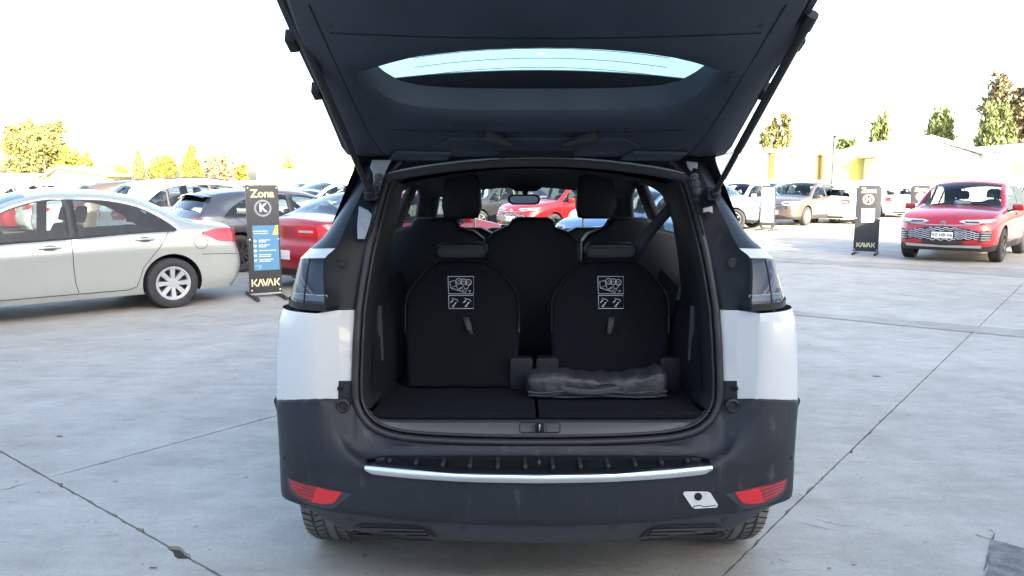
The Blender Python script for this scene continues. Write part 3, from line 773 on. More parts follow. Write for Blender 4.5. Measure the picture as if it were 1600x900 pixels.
FAR = [  # proto, paint, x, y, heading, label
 (P_SEDAN, W_, *(red0 - B_ * 8.3), HA, 'white sedan two places along from the grey hatchback, tail to the aisle'),
 (P_SUV, BROWN, *(red0 - B_ * 11.1), HA, 'brown wagon between white sedans in the row of tails'),
 (P_SALOON, W_, *(red0 - B_ * 13.9), HA, 'white saloon beside the brown wagon in the row of tails'),
 (P_HATCH, W_, *(red0 - B_ * 16.7), HA, 'white hatchback beside a white saloon in the row of tails'),
 (P_SALOON, RED, *(red0 - B_ * 19.5), HA, 'dark red saloon deep in the row of tails beyond the silver sedan'),
 (P_SUV, W_, *(red0 - B_ * 22.3), HA, 'white wagon last in the row of tails'),
 (P_SALOON, BLUE, 2.9, 16.7, HB, 'blue saloon with front plate seen through the windscreen of the open vehicle'),
 (P_SALOON, SILV, *(Vector((1.75, 16.7)) - B_ * 8.25), HB, 'silver saloon facing the white wagon'),
 (P_SUV, W_, *(Vector((1.75, 16.7)) - B_ * 11.0), HB, 'white wagon facing the row of tails beside a silver saloon'),
 (P_SALOON, W_, *(Vector((1.75, 16.7)) - B_ * 13.8), HB, 'white saloon facing the brown wagon'),
 (P_HATCH, GREY, *(Vector((1.75, 16.7)) - B_ * 16.6), HB, 'grey hatchback facing the row of tails'),
 (P_MG, RED2, 1.55, 24.2, HB, 'bright red crossover seen through the windscreen beside a charcoal wagon'),
 (P_SUV, DARK, -.7, 26.4, HB, 'charcoal wagon seen through the windscreen beside the red crossover'),
 (P_SEDAN, W_, *(Vector((1.55, 24.2)) + B_ * 2.75), HB, 'white sedan on the other side of the red crossover in the middle row'),
 (P_SUV, SILV, -3.1, 28.2, HB, 'silver wagon beside the charcoal wagon in the middle row'),
 (P_HATCH, W_, -5.0, 30.2, HB, 'white hatchback beside the silver wagon in the middle row'),
 (P_SALOON, W_, -7.2, 32.2, HB, 'white saloon beside the white hatchback in the middle row'),
 (P_SUV, W_, -9.2, 34.2, HB, 'white wagon far along the middle row'),
 (P_SALOON, SILV, -11.4, 36.3, HB, 'silver saloon far along the middle row'),
 (P_SUV, SBLUE, 7.2, 28.0, (.78, -.62), 'pale blue silver wagon beside the white-board sign'),
 (P_SUV, BROWN, 11.45, 30.6, HB, 'dark brown wagon with chrome grille parked behind the white-board sign'),
 (P_HATCH, W_, 13.75, 32.0, (.6, .8), 'white hatchback with tail out beside the brown wagon'),
 (P_SUV, W_, 9.9, 33.6, HB, 'white wagon behind the brown wagon'),
 (P_SUV, BLUE, 12.3, 37.5, HB, 'dark blue wagon at the back behind the brown wagon'),
 (P_SEDAN, W_, 18.7, 38.0, (.2, .98), 'white sedan with its tail towards the aisle beyond the H sign'),
 (P_SUV, DARK, 21.3, 31.0, HB, 'charcoal wagon behind the red crossover, half hidden'),
 (P_SALOON, W_, 16.4, 41.0, HB, 'white saloon near the foot of the lamp post'),
]
for i in range(9):
    q = Vector((-9.5, 42)) - B_ * 2.9 * (i - 2); pr = (P_SUV, P_SALOON, P_HATCH)[i % 3]; mt = (W_, SILV, W_, BROWN, GREY, SBLUE, SILV, W_, GREY)[i]
    FAR.append((pr, mt, q.x, q.y, HB if i % 2 else HA, None))
names = ['first', 'second', 'third', 'fourth', 'fifth', 'sixth', 'seventh', 'eighth', 'ninth']
kn = {P_SUV: 'wagon', P_SALOON: 'saloon', P_HATCH: 'hatchback'}; cn = {W_: 'white', SILV: 'silver', GREY: 'grey', BROWN: 'brown', SBLUE: 'pale blue'}
for i, (pr, mt, x, y, hd, lb) in enumerate(FAR):
    if lb is None:
        lb = '%s %s in the farthest row of cars below the trees' % (cn[mt], kn[pr])
    grp = 'cars parked in the rows of the lot' if lb.endswith('below the trees') else None
    place_car(pr, ST, mt, x, y, hd, lb, group=grp)

# ---------------------------------------------------------------- sign stands
M_SIGN = pm('sign_panel', (.035, .037, .042), rough=.45, var=.08, vscale=5)
M_LETTER = pm('sign_letters', (.78, .70, .42), rough=.5)
M_LWHITE = pm('sign_white', (.8, .8, .8), rough=.5)
M_RING = pm('sign_ring', (.42, .44, .52), rough=.5)
M_POSTER = pm('poster_blue', (.10, .25, .40), rough=.25, var=.05, vscale=2)
M_YELLOW = pm('poster_yellow', (.7, .62, .12), rough=.4)
def kavak(wd):
    h = .11; lw = wd; out = []
    K = lambda x: [[(x, 0), (x, h)], [(x + .068, h), (x + .026, h / 2), (x + .068, 0)]]
    A = lambda x: [[(x, 0), (x + .038, h), (x + .076, 0)]]; V = lambda x: [[(x, h), (x + .038, 0), (x + .076, h)]]
    out += K(0); out += A(.088); out += V(.163); out += A(.238); out += K(.345)
    return [[((p[0] - .2075) * .86, p[1] * .8) for p in l] for l in out]
def sign(letter, loc, normal, label, w=.42, h=1.45, poster=None, board=False):
    n = Vector((normal[0], normal[1], 0)).normalized(); rz = math.atan2(n.y, n.x) + math.pi / 2
    root = empty('sign_stand', (loc[0], loc[1], 0), rz)
    z0 = .06
    box('panel', (0, 0, z0 + h / 2), (w, .05, h), M_SIGN, .004, root)
    for sx in (-1, 1):
        box('foot', (sx * (w / 2 - .03), 0, .022), (.04, .85, .04), M_BLACK, .004, root)
        for zz in (.04, h / 2, h - .04):
            me = lathe('bolt', [(0, -.006), (.008, -.006), (.011, 0)], M_LWHITE, 10); link('bolt', me, root, (sx * (w / 2 - .025), -.025, z0 + zz))
    y = -.0255
    bar = box('base_rail', (0, -.005, .05), (w * .95, .03, .03), M_ALLOY, .003, root)
    if board:
        box('white_board', (0, y - .004, z0 + h * .55), (w * .84, .012, h * .80), M_LWHITE, .003, root)
        s_ = link('lettering', strokes('lettering', kavak(1), .018, .002, M_LETTER), root, (0, y, z0 + .05)); s_.scale = (.8, 1, .6)
    else:
        link('lettering', text_mesh('lettering', 'Zona', .145, M_LETTER, .0035), root, (0, y, z0 + h - .12))
        ring = []
        for k in range(33):
            a = 6.28319 * k / 32; ring.append((.10 * math.cos(a), .10 * math.sin(a)))
        link('ring', strokes('ring', [ring], .024, .002, M_RING if poster == 'blue' else M_LETTER), root, (0, y, z0 + h - .31))
        link('zone_letter', text_mesh('zone_letter', letter, .15, M_LWHITE if poster == 'blue' else M_LETTER, .005), root, (0, y, z0 + h - .31))
        link('lettering', strokes('lettering', kavak(1), .017, .002, M_LETTER), root, (0, y, z0 + .10))
        if poster == 'blue':
            px, pz, ph = .02, z0 + .61, .60
            po = box('poster', (px, y - .002, pz), (.335, .006, ph), M_POSTER, 0, root)
            yy = y - .0056
            tri = mesh('poster_triangle', [(px + .1675, yy, pz + ph / 2), (px + .1675, yy, pz + ph / 2 - .125), (px + .09, yy, pz + ph / 2 - .125), (px + .14, yy, pz + ph / 2)], [(0, 1, 2, 3)], [M_YELLOW]); link('poster_triangle', tri, po)
            lines = []
            def bar_(x0, x1, z): 
                x = x0
                while x < x1:
                    e = min(x1, x + rs.uniform(.03, .07)); lines.append([(x, z), (e, z)]); x = e + .012
            bar_(px - .16, px + .03, pz + .225); bar_(px - .15, px + .03, pz + .195)
            for k in range(5):
                zz = pz + .095 - k * .065
                bar_(px - .09, px + (.05, .05, .13, .06, .09)[k], zz + (.010 if k != 2 else 0))
                if k != 2: bar_(px - .09, px + (.0, .0, 0, .06, .05)[k], zz - .014)
            link('poster_lines', strokes('poster_lines', lines, .009, .0012, M_LWHITE), po, (0, yy, 0))
            for k in range(5):
                zz = pz + .095 - k * .065
                link('bullet', lathe('bullet', [(0, -.0015), (.018, -.0015), (.018, 0)], M_LWHITE, 14), po, (px - .14, yy, zz))
            link('poster_mark', strokes('poster_mark', [[(px - .15, pz - .24), (px - .07, pz - .24), (px - .10, pz - .285)]], .004, .001, M_LWHITE), po, (0, yy, 0))
        elif poster == 'white':
            box('paper_sheet', (.01, y - .001, z0 + h * .545), (.26, .004, .30), M_LWHITE, 0, root)
    tag(root, label, 'sign', 'zone signs in the parking lot')
    return root
k0 = gp(416, 464); sign('K', (k0.x, k0.y), (.48, -.88), 'black Zona K sign stand with blue poster of instructions', poster='blue')
h0 = gp(1352, 397); sign('H', (h0.x, h0.y), (-.5, -.87), 'black Zona H sign stand with a blank white sheet', poster='white', w=.50)
sign('G', (11.2, 21.2), (-.5, -.87), 'black Zona G sign stand half behind the red crossover', poster='white', w=.50)
p0 = gp(1198, 360); sign('', (p0.x, p0.y), (-.62, -.78), 'black sign stand filled by a white board beside the pale blue wagon', board=True, w=.50)

# ---------------------------------------------------------------- trees
M_BARK = pm('bark', (.12, .085, .06), rough=.9, var=.3, vscale=12)
def leafmat(name, c):
    m = pm(name, c, rough=.6, var=.45, vscale=1.3); b = m.node_tree.nodes['Principled BSDF']; b.inputs['Subsurface Weight'].default_value = 0
    return m
L_YEL = leafmat('leaf_yellow_green', (.20, .195, .035)); L_GRN = leafmat('leaf_green', (.12, .15, .05)); L_OLV = leafmat('leaf_olive', (.165, .16, .055)); L_TAN = leafmat('leaf_tan', (.20, .17, .10))
def tree(name, label, base, h, blobs, mat, n=1800, leaf=.35, trunk=.18, up=0.0, seed=1, group='trees around the lot'):
    """blobs: (dx, dy, z-centre fraction, rx, rz) in metres / fraction of height"""
    n = int(n * (1.9 if up > .8 else 2.9)); r_ = random.Random(seed); root = empty(name, (base[0], base[1], 0))
    pts = [Vector((r_.gauss(0, .01) * h * i / 6, r_.gauss(0, .01) * h * i / 6, h * .85 * i / 6)) for i in range(7)]
    tr = link('trunk', tube('trunk', pts, [trunk * (1 - .8 * i / 6) for i in range(7)], M_BARK, 7), root)
    for k, (dx, dy, zf, rx, rz) in enumerate(blobs):
        a = pts[min(5, max(1, int(zf * 6) - 1))]; b = Vector((dx, dy, zf * h))
        link('limb', tube('limb', [a, a.lerp(b, .5) + Vector((0, 0, .1 * h * .2)), b], [trunk * .45, trunk * .3, trunk * .08], M_BARK, 5), tr)
    v, f = [], []; tot = sum(b[3] ** 2 * b[4] for b in blobs)
    for (dx, dy, zf, rx, rz) in blobs:
        m = int(n * rx ** 2 * rz / tot)
        tufts = []
        for _ in range(max(6, m // 28)):
            u = Vector((r_.gauss(0, 1), r_.gauss(0, 1), r_.gauss(0, 1))).normalized() * (r_.random() ** .45)
            tufts.append(Vector((dx + u.x * rx, dy + u.y * rx, zf * h + u.z * rz * (1.12 if u.z > 0 else .95))))
        for _ in range(m):
            c = r_.choice(tufts) + Vector((r_.gauss(0, .17 * rx), r_.gauss(0, .17 * rx), r_.gauss(0, .15 * rz + up * .25)))
            if c.z < .06 * h: continue
            d1 = Vector((r_.gauss(0, 1), r_.gauss(0, 1), r_.gauss(0, 1) + up * 2)).normalized(); d2 = d1.cross(Vector((r_.gauss(0, 1), r_.gauss(0, 1), r_.gauss(0, 1)))).normalized()
            s1 = leaf * r_.uniform(.5, 1.1); s2 = s1 * r_.uniform(.35, .7) * (1 - .45 * up); i0 = len(v)
            v += [c - d1 * s1, c + d2 * s2, c + d1 * s1, c - d2 * s2]; f.append((i0, i0 + 1, i0 + 2, i0 + 3))
    link('crown', mesh('crown', v, f, [mat]), root)
    return tag(root, label, 'tree', group)
def tree_px(name, label, u, vtop, Y, wpx, mat, shape='round', **kw):
    p = at(u, vtop, Y); h = p.z; rx = wpx / F * Y / 2; r_ = random.Random(int(u * 7 + vtop))
    if shape == 'cone':
        bl = [(r_.gauss(0, .05) * rx, 0, .2, rx * .8, h * .16), (0, 0, .42, rx * .78, h * .2), (r_.gauss(0, .08) * rx, 0, .64, rx * .56, h * .18), (0, 0, .82, rx * .32, h * .13), (0, 0, .93, rx * .16, h * .08)]; kw.setdefault('up', .5)
    elif shape == 'flame':
        bl = [(-.3 * rx, 0, .6, rx * .62, h * .26), (.3 * rx, 0, .58, rx * .62, h * .3), (-.38 * rx, 0, .80, rx * .42, h * .16), (.22 * rx, 0, .84, rx * .40, h * .17), (0, 0, .35, rx * .5, h * .2)]; kw.setdefault('up', .9)
    elif shape == 'sparse':
        bl = [(r_.uniform(-.8, .8) * rx, r_.uniform(-.5, .5) * rx, r_.uniform(.4, .93), rx * r_.uniform(.22, .36), h * r_.uniform(.06, .11)) for _ in range(13)]
    else:
        bl = [(r_.uniform(-.6, .6) * rx, r_.uniform(-.5, .5) * rx, r_.uniform(.35, .85), rx * r_.uniform(.35, .55), h * r_.uniform(.10, .18)) for _ in range(9)] + [(0, 0, .55, rx * .7, h * .25), (0, 0, .85, rx * .3, h * .13)]
    return tree(name, label, (p.x, Y), h, bl, mat, seed=int(u + vtop), **kw)
tree_px('broadleaf_tree', 'tall broad tree rising over the low roof at the edge of the lot', 50, 186, 72, 92, L_OLV, n=9500, leaf=.22, trunk=.4)
tree_px('broadleaf_tree', 'bushy yellow green tree beside the tall broad tree', 98, 232, 70, 40, L_YEL, n=1700, leaf=.20)
tree_px('broadleaf_tree', 'smaller pointed yellow green tree behind the low roof', 133, 238, 71, 34, L_YEL, n=1500, leaf=.20)
tree_px('broadleaf_tree', 'low rounded shrub-like tree between low roof and conifers', 185, 255, 70, 32, L_YEL, n=1200, leaf=.19)
tree_px('conifer_tree', 'slim conifer, first of the clump along the wall', 216, 236, 70, 26, L_OLV, 'cone', n=1700, leaf=.20)
tree_px('conifer_tree', 'wide rounded conifer in the middle of the clump', 251, 238, 69, 44, L_YEL, 'round', n=2800, leaf=.20)
tree_px('conifer_tree', 'tallest pointed bright conifer of the clump', 299, 229, 70, 42, L_YEL, 'cone', n=2600, leaf=.20)
tree_px('broadleaf_tree', 'round brownish tree at the end of the conifer clump', 340, 238, 70, 44, L_TAN, n=2600, leaf=.20)
tree_px('broadleaf_tree', 'small low bush tree past the round brownish tree', 378, 262, 70, 22, L_YEL, n=700, leaf=.32)
tree_px('broadleaf_tree', 'lone small tree over the long white building', 450, 246, 80, 32, L_YEL, n=1100, leaf=.20)
tree_px('broadleaf_tree', 'ragged tree beside the yellow wall', 1216, 176, 52, 46, L_OLV, 'sparse', n=1100, leaf=.22)
tree_px('broadleaf_tree', 'low round tree showing over the yellow wall', 1318, 211, 60, 42, L_GRN, n=1500, leaf=.3)
tree_px('cypress_tree', 'narrow upright cypress behind the white gable', 1377, 180, 62, 32, L_GRN, 'flame', n=2200, leaf=.25)
tree_px('cypress_tree', 'forked upright cypress above the white roof', 1473, 173, 60, 48, L_GRN, 'flame', n=3200, leaf=.25)
tree_px('cypress_tree', 'large green cypress between the two white buildings', 1560, 165, 56, 56, L_GRN, 'flame', n=4200, leaf=.25, trunk=.25)
tree_px('broadleaf_tree', 'tall thin-leaved tree behind the large green cypress', 1578, 112, 66, 130, L_TAN, 'sparse', n=5200, leaf=.26, trunk=.3)

# ---------------------------------------------------------------- buildings, walls, poles behind the lot
M_WHITEW = pm('white_wall', (.76, .75, .74), rough=.85, var=.08, vscale=1.2, bump=.1, bscale=30)
M_YELW = pm('ochre_wall', (.52, .475, .14), rough=.9, var=.14, vscale=1.0, bump=.2, bscale=20)
M_ROOFW = pm('pale_roof', (.66, .65, .64), rough=.6, var=.08, vscale=2)
M_TIMBER = pm('timber', (.28, .15, .08), rough=.8, var=.25, vscale=6)
M_POLE = pm('pole_metal', (.10, .10, .10), rough=.5, metal=.5)
M_PANE = pm('window_pane', (.06, .055, .05), rough=.08)
M_BRICKR = pm('red_roof', (.26, .17, .12), rough=.85, var=.2, vscale=3)
def X(u, Y): return (u - 800) / F * Y / CP * .9905
def zof(v, Y): return at(800, v, Y).z
def building(name, label, u0, u1, Y, depth, vtop, wall, cat='building', roof=None, vridge=None, uridge=None, wins=()):
    x0, x1 = X(u0, Y), X(u1, Y); h = zof(vtop, Y); cx = (x0 + x1) / 2
    root = empty(name, (cx, Y + depth / 2, 0)); wd = x1 - x0
    box('wall', (0, 0, h / 2), (wd, depth, h), wall, .02, root)
    if vridge:
        zr = zof(vridge, Y); xr = X(uridge, Y) - cx; ov = .35
        v = [(-wd/2 - ov, -depth/2 - ov, h + .01), (xr, -depth/2 - ov, zr), (wd/2 + ov, -depth/2 - ov, h + .01)]
        v += [(a, depth/2 + ov, c) for a, b, c in v]; v2 = [(a, b, c + .18) for a, b, c in v]
        rf = link('roof', mesh('roof', v + v2, [(6, 7, 10, 9), (7, 8, 11, 10), (0, 3, 4, 1), (1, 4, 5, 2), (0, 1, 7, 6), (1, 2, 8, 7), (3, 9, 10, 4), (4, 10, 11, 5), (0, 6, 9, 3), (2, 5, 11, 8)], [roof or M_ROOFW]), root)
        link('gable', prism('gable', [(-wd/2, h - .02), (wd/2, h - .02), (xr, zr - .02)], depth - .1, wall, 0, lambda p, w: (p[0], -depth/2 + .05 + w, p[1])), root)
    else:
        box('roof', (0, 0, h + .08), (wd + .3, depth + .3, .16), roof or M_ROOFW, .02, root)
    for (a, b, c, d_) in wins:
        xa, xb, za, zb = X(a, Y) - cx, X(b, Y) - cx, zof(d_, Y), zof(c, Y)
        wo = box('window', ((xa + xb) / 2, -depth/2 - .02, (za + zb) / 2), (xb - xa + .12, .08, zb - za + .12), M_TIMBER, .01, root)
        box('pane', ((xa + xb) / 2, -depth/2 - .055, (za + zb) / 2), (xb - xa, .03, zb - za), M_PANE, 0, wo)
    return tag(root, label, cat)
b1 = building('ochre_building', 'low ochre building with flat roof and small dark vent', 1205, 1364, 50, 7, 238, M_YELW, roof=M_WHITEW, wins=[(1231, 1239, 238.5, 245)])
building('white_shed', 'plain white flat shed beside the ochre building', 1150, 1204, 51, 8, 237, M_WHITEW)
building('white_house', 'wide white house with low gabled roof', 1366, 1535, 48, 9, 246, M_WHITEW, vridge=216, uridge=1440, wins=[(1430, 1458, 275, 279), (1460, 1489, 274, 279)])
building('white_house', 'white house with paned windows beside the large cypress', 1556, 1680, 46, 8, 238, M_WHITEW, vridge=224, uridge=1640, wins=[(1574, 1583, 252, 271), (1586, 1600, 250, 271)])
building('low_building', 'low pale building with sloping roof below the tall broad tree', 84, 172, 66, 8, 276, M_YELW, roof=M_ROOFW, vridge=262, uridge=100)
building('low_building', 'long low white warehouse behind the farthest cars', 405, 560, 74, 12, 267, M_WHITEW, roof=M_ROOFW)
building('low_building', 'brick-coloured low shed at the foot of the tall broad tree', -40, 66, 68, 6, 274, M_BRICKR)
wl = box('wall', (0, 0, 0), (1, 1, 1), M_WHITEW, 0)
bpy.data.objects.remove(wl)
def boundary(name, label, u0, u1, Y, vtop, mat):
    x0, x1 = X(u0, Y), X(u1, Y); h = zof(vtop, Y); root = empty(name, ((x0 + x1) / 2, Y, 0))
    box('panel', (0, 0, h / 2), (x1 - x0, .18, h), mat, .01, root); box('coping', (0, 0, h + .04), (x1 - x0 + .1, .28, .08), mat, .01, root)
    n = int((x1 - x0) / 4)
    for k in range(n + 1): box('pier', (-(x1 - x0) / 2 + (x1 - x0) * k / n, -.02, h / 2 + .02), (.3, .3, h + .1), mat, .01, root)
    return tag(root, label, 'wall', kind='thing')
boundary('boundary_wall', 'white boundary wall in front of the ochre and white buildings', 1120, 1760, 44, 284, M_WHITEW)
boundary('boundary_wall', 'pale boundary wall running below the conifer clump', -80, 760, 63, 284, M_WHITEW)
def lamp_post(label, u, Y, vtop, arm=.5):
    h = zof(vtop, Y); root = empty('lamp_post', (X(u, Y), Y, 0))
    link('pole', tube('pole', [(0, 0, 0), (0, 0, h)], [.09, .06], M_POLE, 10), root)
    box('lamp_head', (0, -arm / 2, h), (.22, arm, .07), M_POLE, .02, root)
    box('base_plate', (0, 0, .02), (.3, .3, .04), M_POLE, .01, root)
    return tag(root, label, 'lamp post')
lamp_post('tall dark lamp post in front of the ochre building', 1296, 42, 213)
lamp_post('pale street lamp beside the tall broad tree', 78, 64, 248)
lamp_post('thin street lamp by the round brownish tree', 345, 64, 258)
lamp_post('thin street lamp past the conifer clump', 369, 64, 254)
po = empty('timber_post', (X(1283, 49.6), 49.75, 0)); 
link('shaft', tube('shaft', [(0, 0, 0), (0, 0, zof(243, 49.6))], .22, M_TIMBER, 8), po); box('cap', (0, 0, zof(243, 49.6) + .05), (.55, .5, .1), M_TIMBER, .01, po)
tag(po, 'brown timber post against the ochre wall', 'post')

# ---------------------------------------------------------------- behind the photographer: the hall whose shadow covers the foreground
hall = empty('hall_building', (-18.9, -21.5, 0))
HW, HD, HH = 79.0, 24.0, 9.0
box('wall', (0, 0, HH / 2), (HW, HD, HH), M_WHITEW, .02, hall)
box('roof', (0, 0, HH + .12), (HW + .6, HD + .6, .24), M_ROOFW, .02, hall)
for k in range(6):
    d_ = box('roller_door', (-26 + k * 11.0, HD / 2 + .03, 2.0), (4.2, .12, 4.0), M_ROOFW, .01, hall)
tag(hall, 'long white hall with roller doors standing behind the viewpoint', 'building')
tree('broadleaf_tree', 'leafy tree standing at the corner of the long hall', (20.2, -7.0), 9.6, [(-.6, 0, .62, 1.5, 1.3), (1.2, .4, .55, 1.5, 1.4), (.4, -.4, .82, 1.2, 1.2), (2.4, 0, .7, 1.3, 1.3)], L_GRN, n=5200, leaf=.22, trunk=.25)
tree('broadleaf_tree', 'second leafy tree standing off the corner of the long hall', (24.4, -5.5), 9.0, [(-.8, 0, .6, 1.6, 1.4), (1.2, .4, .58, 1.5, 1.3), (.2, -.2, .84, 1.3, 1.1)], L_GRN, n=5200, leaf=.22, trunk=.25)

# ---------------------------------------------------------------- the white seven-seat car with its tailgate open
XC = 0.09; Y0 = 2.40
HERO = empty('family_car', (XC, Y0 + .84, 0))
tag(HERO, 'white family car with open tailgate showing folded-up third-row seats', 'car')
HL = -HERO.location
M_WHITE = paint('pearl_white', (.62, .62, .61), 0.0, .3)
M_BUMP = pm('bumper_plastic', (.018, .021, .027), rough=.5, spec=.35, var=.10, vscale=7, bump=.05, bscale=400, rvar=.1)
def scuffs(m, sc, lo, hi, amt):
    n = m.node_tree; b = n.nodes['Principled BSDF']; tc = n.nodes.new('ShaderNodeTexCoord'); mp = n.nodes.new('ShaderNodeMapping'); mp.inputs['Scale'].default_value = sc
    ns = n.nodes.new('ShaderNodeTexNoise'); ns.inputs['Scale'].default_value = 1.0; ns.inputs['Detail'].default_value = 7; ns.inputs['Roughness'].default_value = .65
    rp = n.nodes.new('ShaderNodeMapRange'); rp.inputs[1].default_value = lo; rp.inputs[2].default_value = hi; rp.inputs[3].default_value = 0; rp.inputs[4].default_value = amt
    mx = n.nodes.new('ShaderNodeMix'); mx.data_type = 'RGBA'; mx.inputs[7].default_value = (.17, .165, .155, 1)
    n.links.new(tc.outputs['Object'], mp.inputs[0]); n.links.new(mp.outputs[0], ns.inputs['Vector']); n.links.new(ns.outputs['Fac'], rp.inputs[0]); n.links.new(rp.outputs[0], mx.inputs[0])
    src = b.inputs['Base Color']
    if src.is_linked: n.links.new(src.links[0].from_socket, mx.inputs[6])
    else: mx.inputs[6].default_value = src.default_value
    n.links.new(mx.outputs[2], src)
scuffs(M_BUMP, (26, 26, 7), .58, .74, .30)
M_BUMPG = pm('bumper_valance', (.04, .044, .052), rough=.5, var=.08, vscale=9)
M_TRIM = pm('boot_trim', (.006, .008, .011), rough=.6, var=.06, vscale=30)
M_CARPET = pm('boot_carpet', (.005, .007, .010), rough=.95, spec=.25, var=.35, vscale=120, bump=.6, bscale=350)
scuffs(M_CARPET, (70, 70, 70), .66, .78, .10)
M_PILLAR = pm('pillar_satin', (.010, .012, .016), rough=.42, spec=.3)
scuffs(M_PILLAR, (18, 18, 9), .58, .75, .16)
M_CORNER = pm('shaded_body_paint', (.30, .31, .335), rough=.4, var=.12, vscale=30)  # body paint darkened to grey, the cavity's shade put into the colour
M_SEAL = pm('seal_rubber', (.02, .02, .022), rough=.45)
M_LEATH = pm('seat_leather', (.007, .0085, .011), rough=.5, bump=.12, bscale=300)
M_GAP = pm('shut_line', (.008, .008, .008), rough=.9)
M_REFL = pm('reflector_red', (.62, .01, .02), rough=.2, coat=1.0)
M_REFL2 = pm('reflector_dark', (.30, .008, .014), rough=.2, coat=1.0)
M_DASH = pm('dashboard', (.02, .024, .03), rough=.3)
def hp(name, me, parent=None):            # part in world coordinates under the car
    o = link(name, me, parent or HERO)
    if parent is None: o.location = HL
    return o
def tr(u, v, Y):                          # left-hand photo pixel -> (half-width, Y, z)
    p = at(u, v, Y); return (XC - p.x, p.y, p.z)
def W3(q, sd): return Vector((XC + sd * q[0], q[1], q[2]))
T_HERO = CarType('family', 4.64, 1.86, 1.645,
    top=[(0, 1.2), (.2, 1.40), (.40, 1.585), (.55, 1.612), (1.2, 1.64), (1.9, 1.645), (2.4, 1.62), (2.75, 1.56), (3.6, 1.13), (4.0, 1.07), (4.4, .96), (4.64, .78)],
    belt=[(0, 1.0), (.5, 1.06), (1.5, 1.05), (2.5, 1.02), (3.5, .99), (4.2, .9), (4.64, .72)],
    arch=[(.5, 1.30), (.7, 1.46), (1.4, 1.545), (2.1, 1.53), (2.6, 1.46), (3.0, 1.30), (3.45, 1.01)],
    rw=.84, fw=3.68, wheel_r=.345, win=(.72, 3.38), pillars=[(.72, 1.40), (2.06, 2.32)], ws=(2.72, 3.56), bl=(.001, .002),
    rear=[(.2, 0), (1.6, .001)], front=[(.2, .12), (.34, .03), (.5, 0), (.7, .02), (.85, .08), (1.0, .18)], bow=(0, .16), zs=.25, tumble=.42, cut_rear=.46, clad=True,
    plan=[(0, 1), (3.4, 1.0), (4.04, .97), (4.4, .90), (4.56, .82), (4.64, .74)])
bo = link('body', T_HERO.body, HERO); bo.rotation_euler = (0, 0, R(90)); bo.location = (0, T_HERO.L / 2 - .84, 0)
so = bo.modifiers.new('thickness', 'SOLIDIFY'); so.thickness = .03; so.offset = -1; so.material_offset = 1; so.material_offset_rim = 1
bo.material_slots[0].link = 'OBJECT'; bo.material_slots[0].material = M_WHITE
for nm, me in T_HERO.glass:
    me.materials.clear(); me.materials.append(M_CLEAR)
    q = link(nm, me, HERO); q.rotation_euler = bo.rotation_euler; q.location = bo.location
# wheels
M_TREAD = pm('tread', (.17, .16, .145), rough=.85, var=.25, vscale=20)
def hero_wheel():
    r, wd = .345, .225
    prof = [(r * .66, -wd * .42), (r * .7, -wd * .5), (r - .06, -wd * .52), (r - .02, -wd * .49), (r - .006, -wd * .40)]
    for g_ in (-.27, -.09, .09, .27):
        prof += [(r, wd * g_ - .006), (r - .009, wd * g_ - .004), (r - .009, wd * g_ + .004), (r, wd * g_ + .006)]
    prof += [(r - .006, wd * .40), (r - .02, wd * .49), (r - .06, wd * .52), (r * .7, wd * .5), (r * .66, wd * .42)]
    ty = lathe('wheel', prof, M_TREAD, 64)
    sip = []
    for k in range(64):
        for j, (y0, y1, sk) in enumerate(((-.46, -.30, .5), (-.24, -.12, -.6), (.12, .24, .6), (.30, .46, -.5))):
            a = 6.2832 * (k + .25 * j) / 64; a2 = a + sk * .06; rr = r + .0015; rr2 = rr - (.006 if abs(y0) > .4 or abs(y1) > .4 else 0)
            p = [Vector((math.cos(q) * e, wd * y, math.sin(q) * e)) for q, y, e in ((a, y0, rr2 if abs(y0) > .4 else rr), (a + .02, y0, rr2 if abs(y0) > .4 else rr), (a2 + .02, y1, rr2 if abs(y1) > .4 else rr), (a2, y1, rr2 if abs(y1) > .4 else rr))]
            sip.append((p, [(0, 1, 2, 3)]))
    sp_ = join_meshes('tread_grooves', sip, M_GAP)
    _, rim, disc = wheel_meshes(r, wd, 5, M_ALLOY)
    for x in (T_HERO.rw, T_HERO.fw):
        for sd in (-1, 1):
            wo = link('wheel', ty, HERO, (sd * (T_HERO.W / 2 - wd / 2 - .005), x - .84 - (.05 if x < 1 else 0), r)); wo.rotation_euler = (0, 0, R(-90) if sd > 0 else R(90))
            link('tread_grooves', sp_, wo); link('rim', rim, wo); link('brake_disc', disc, wo)
hero_wheel()

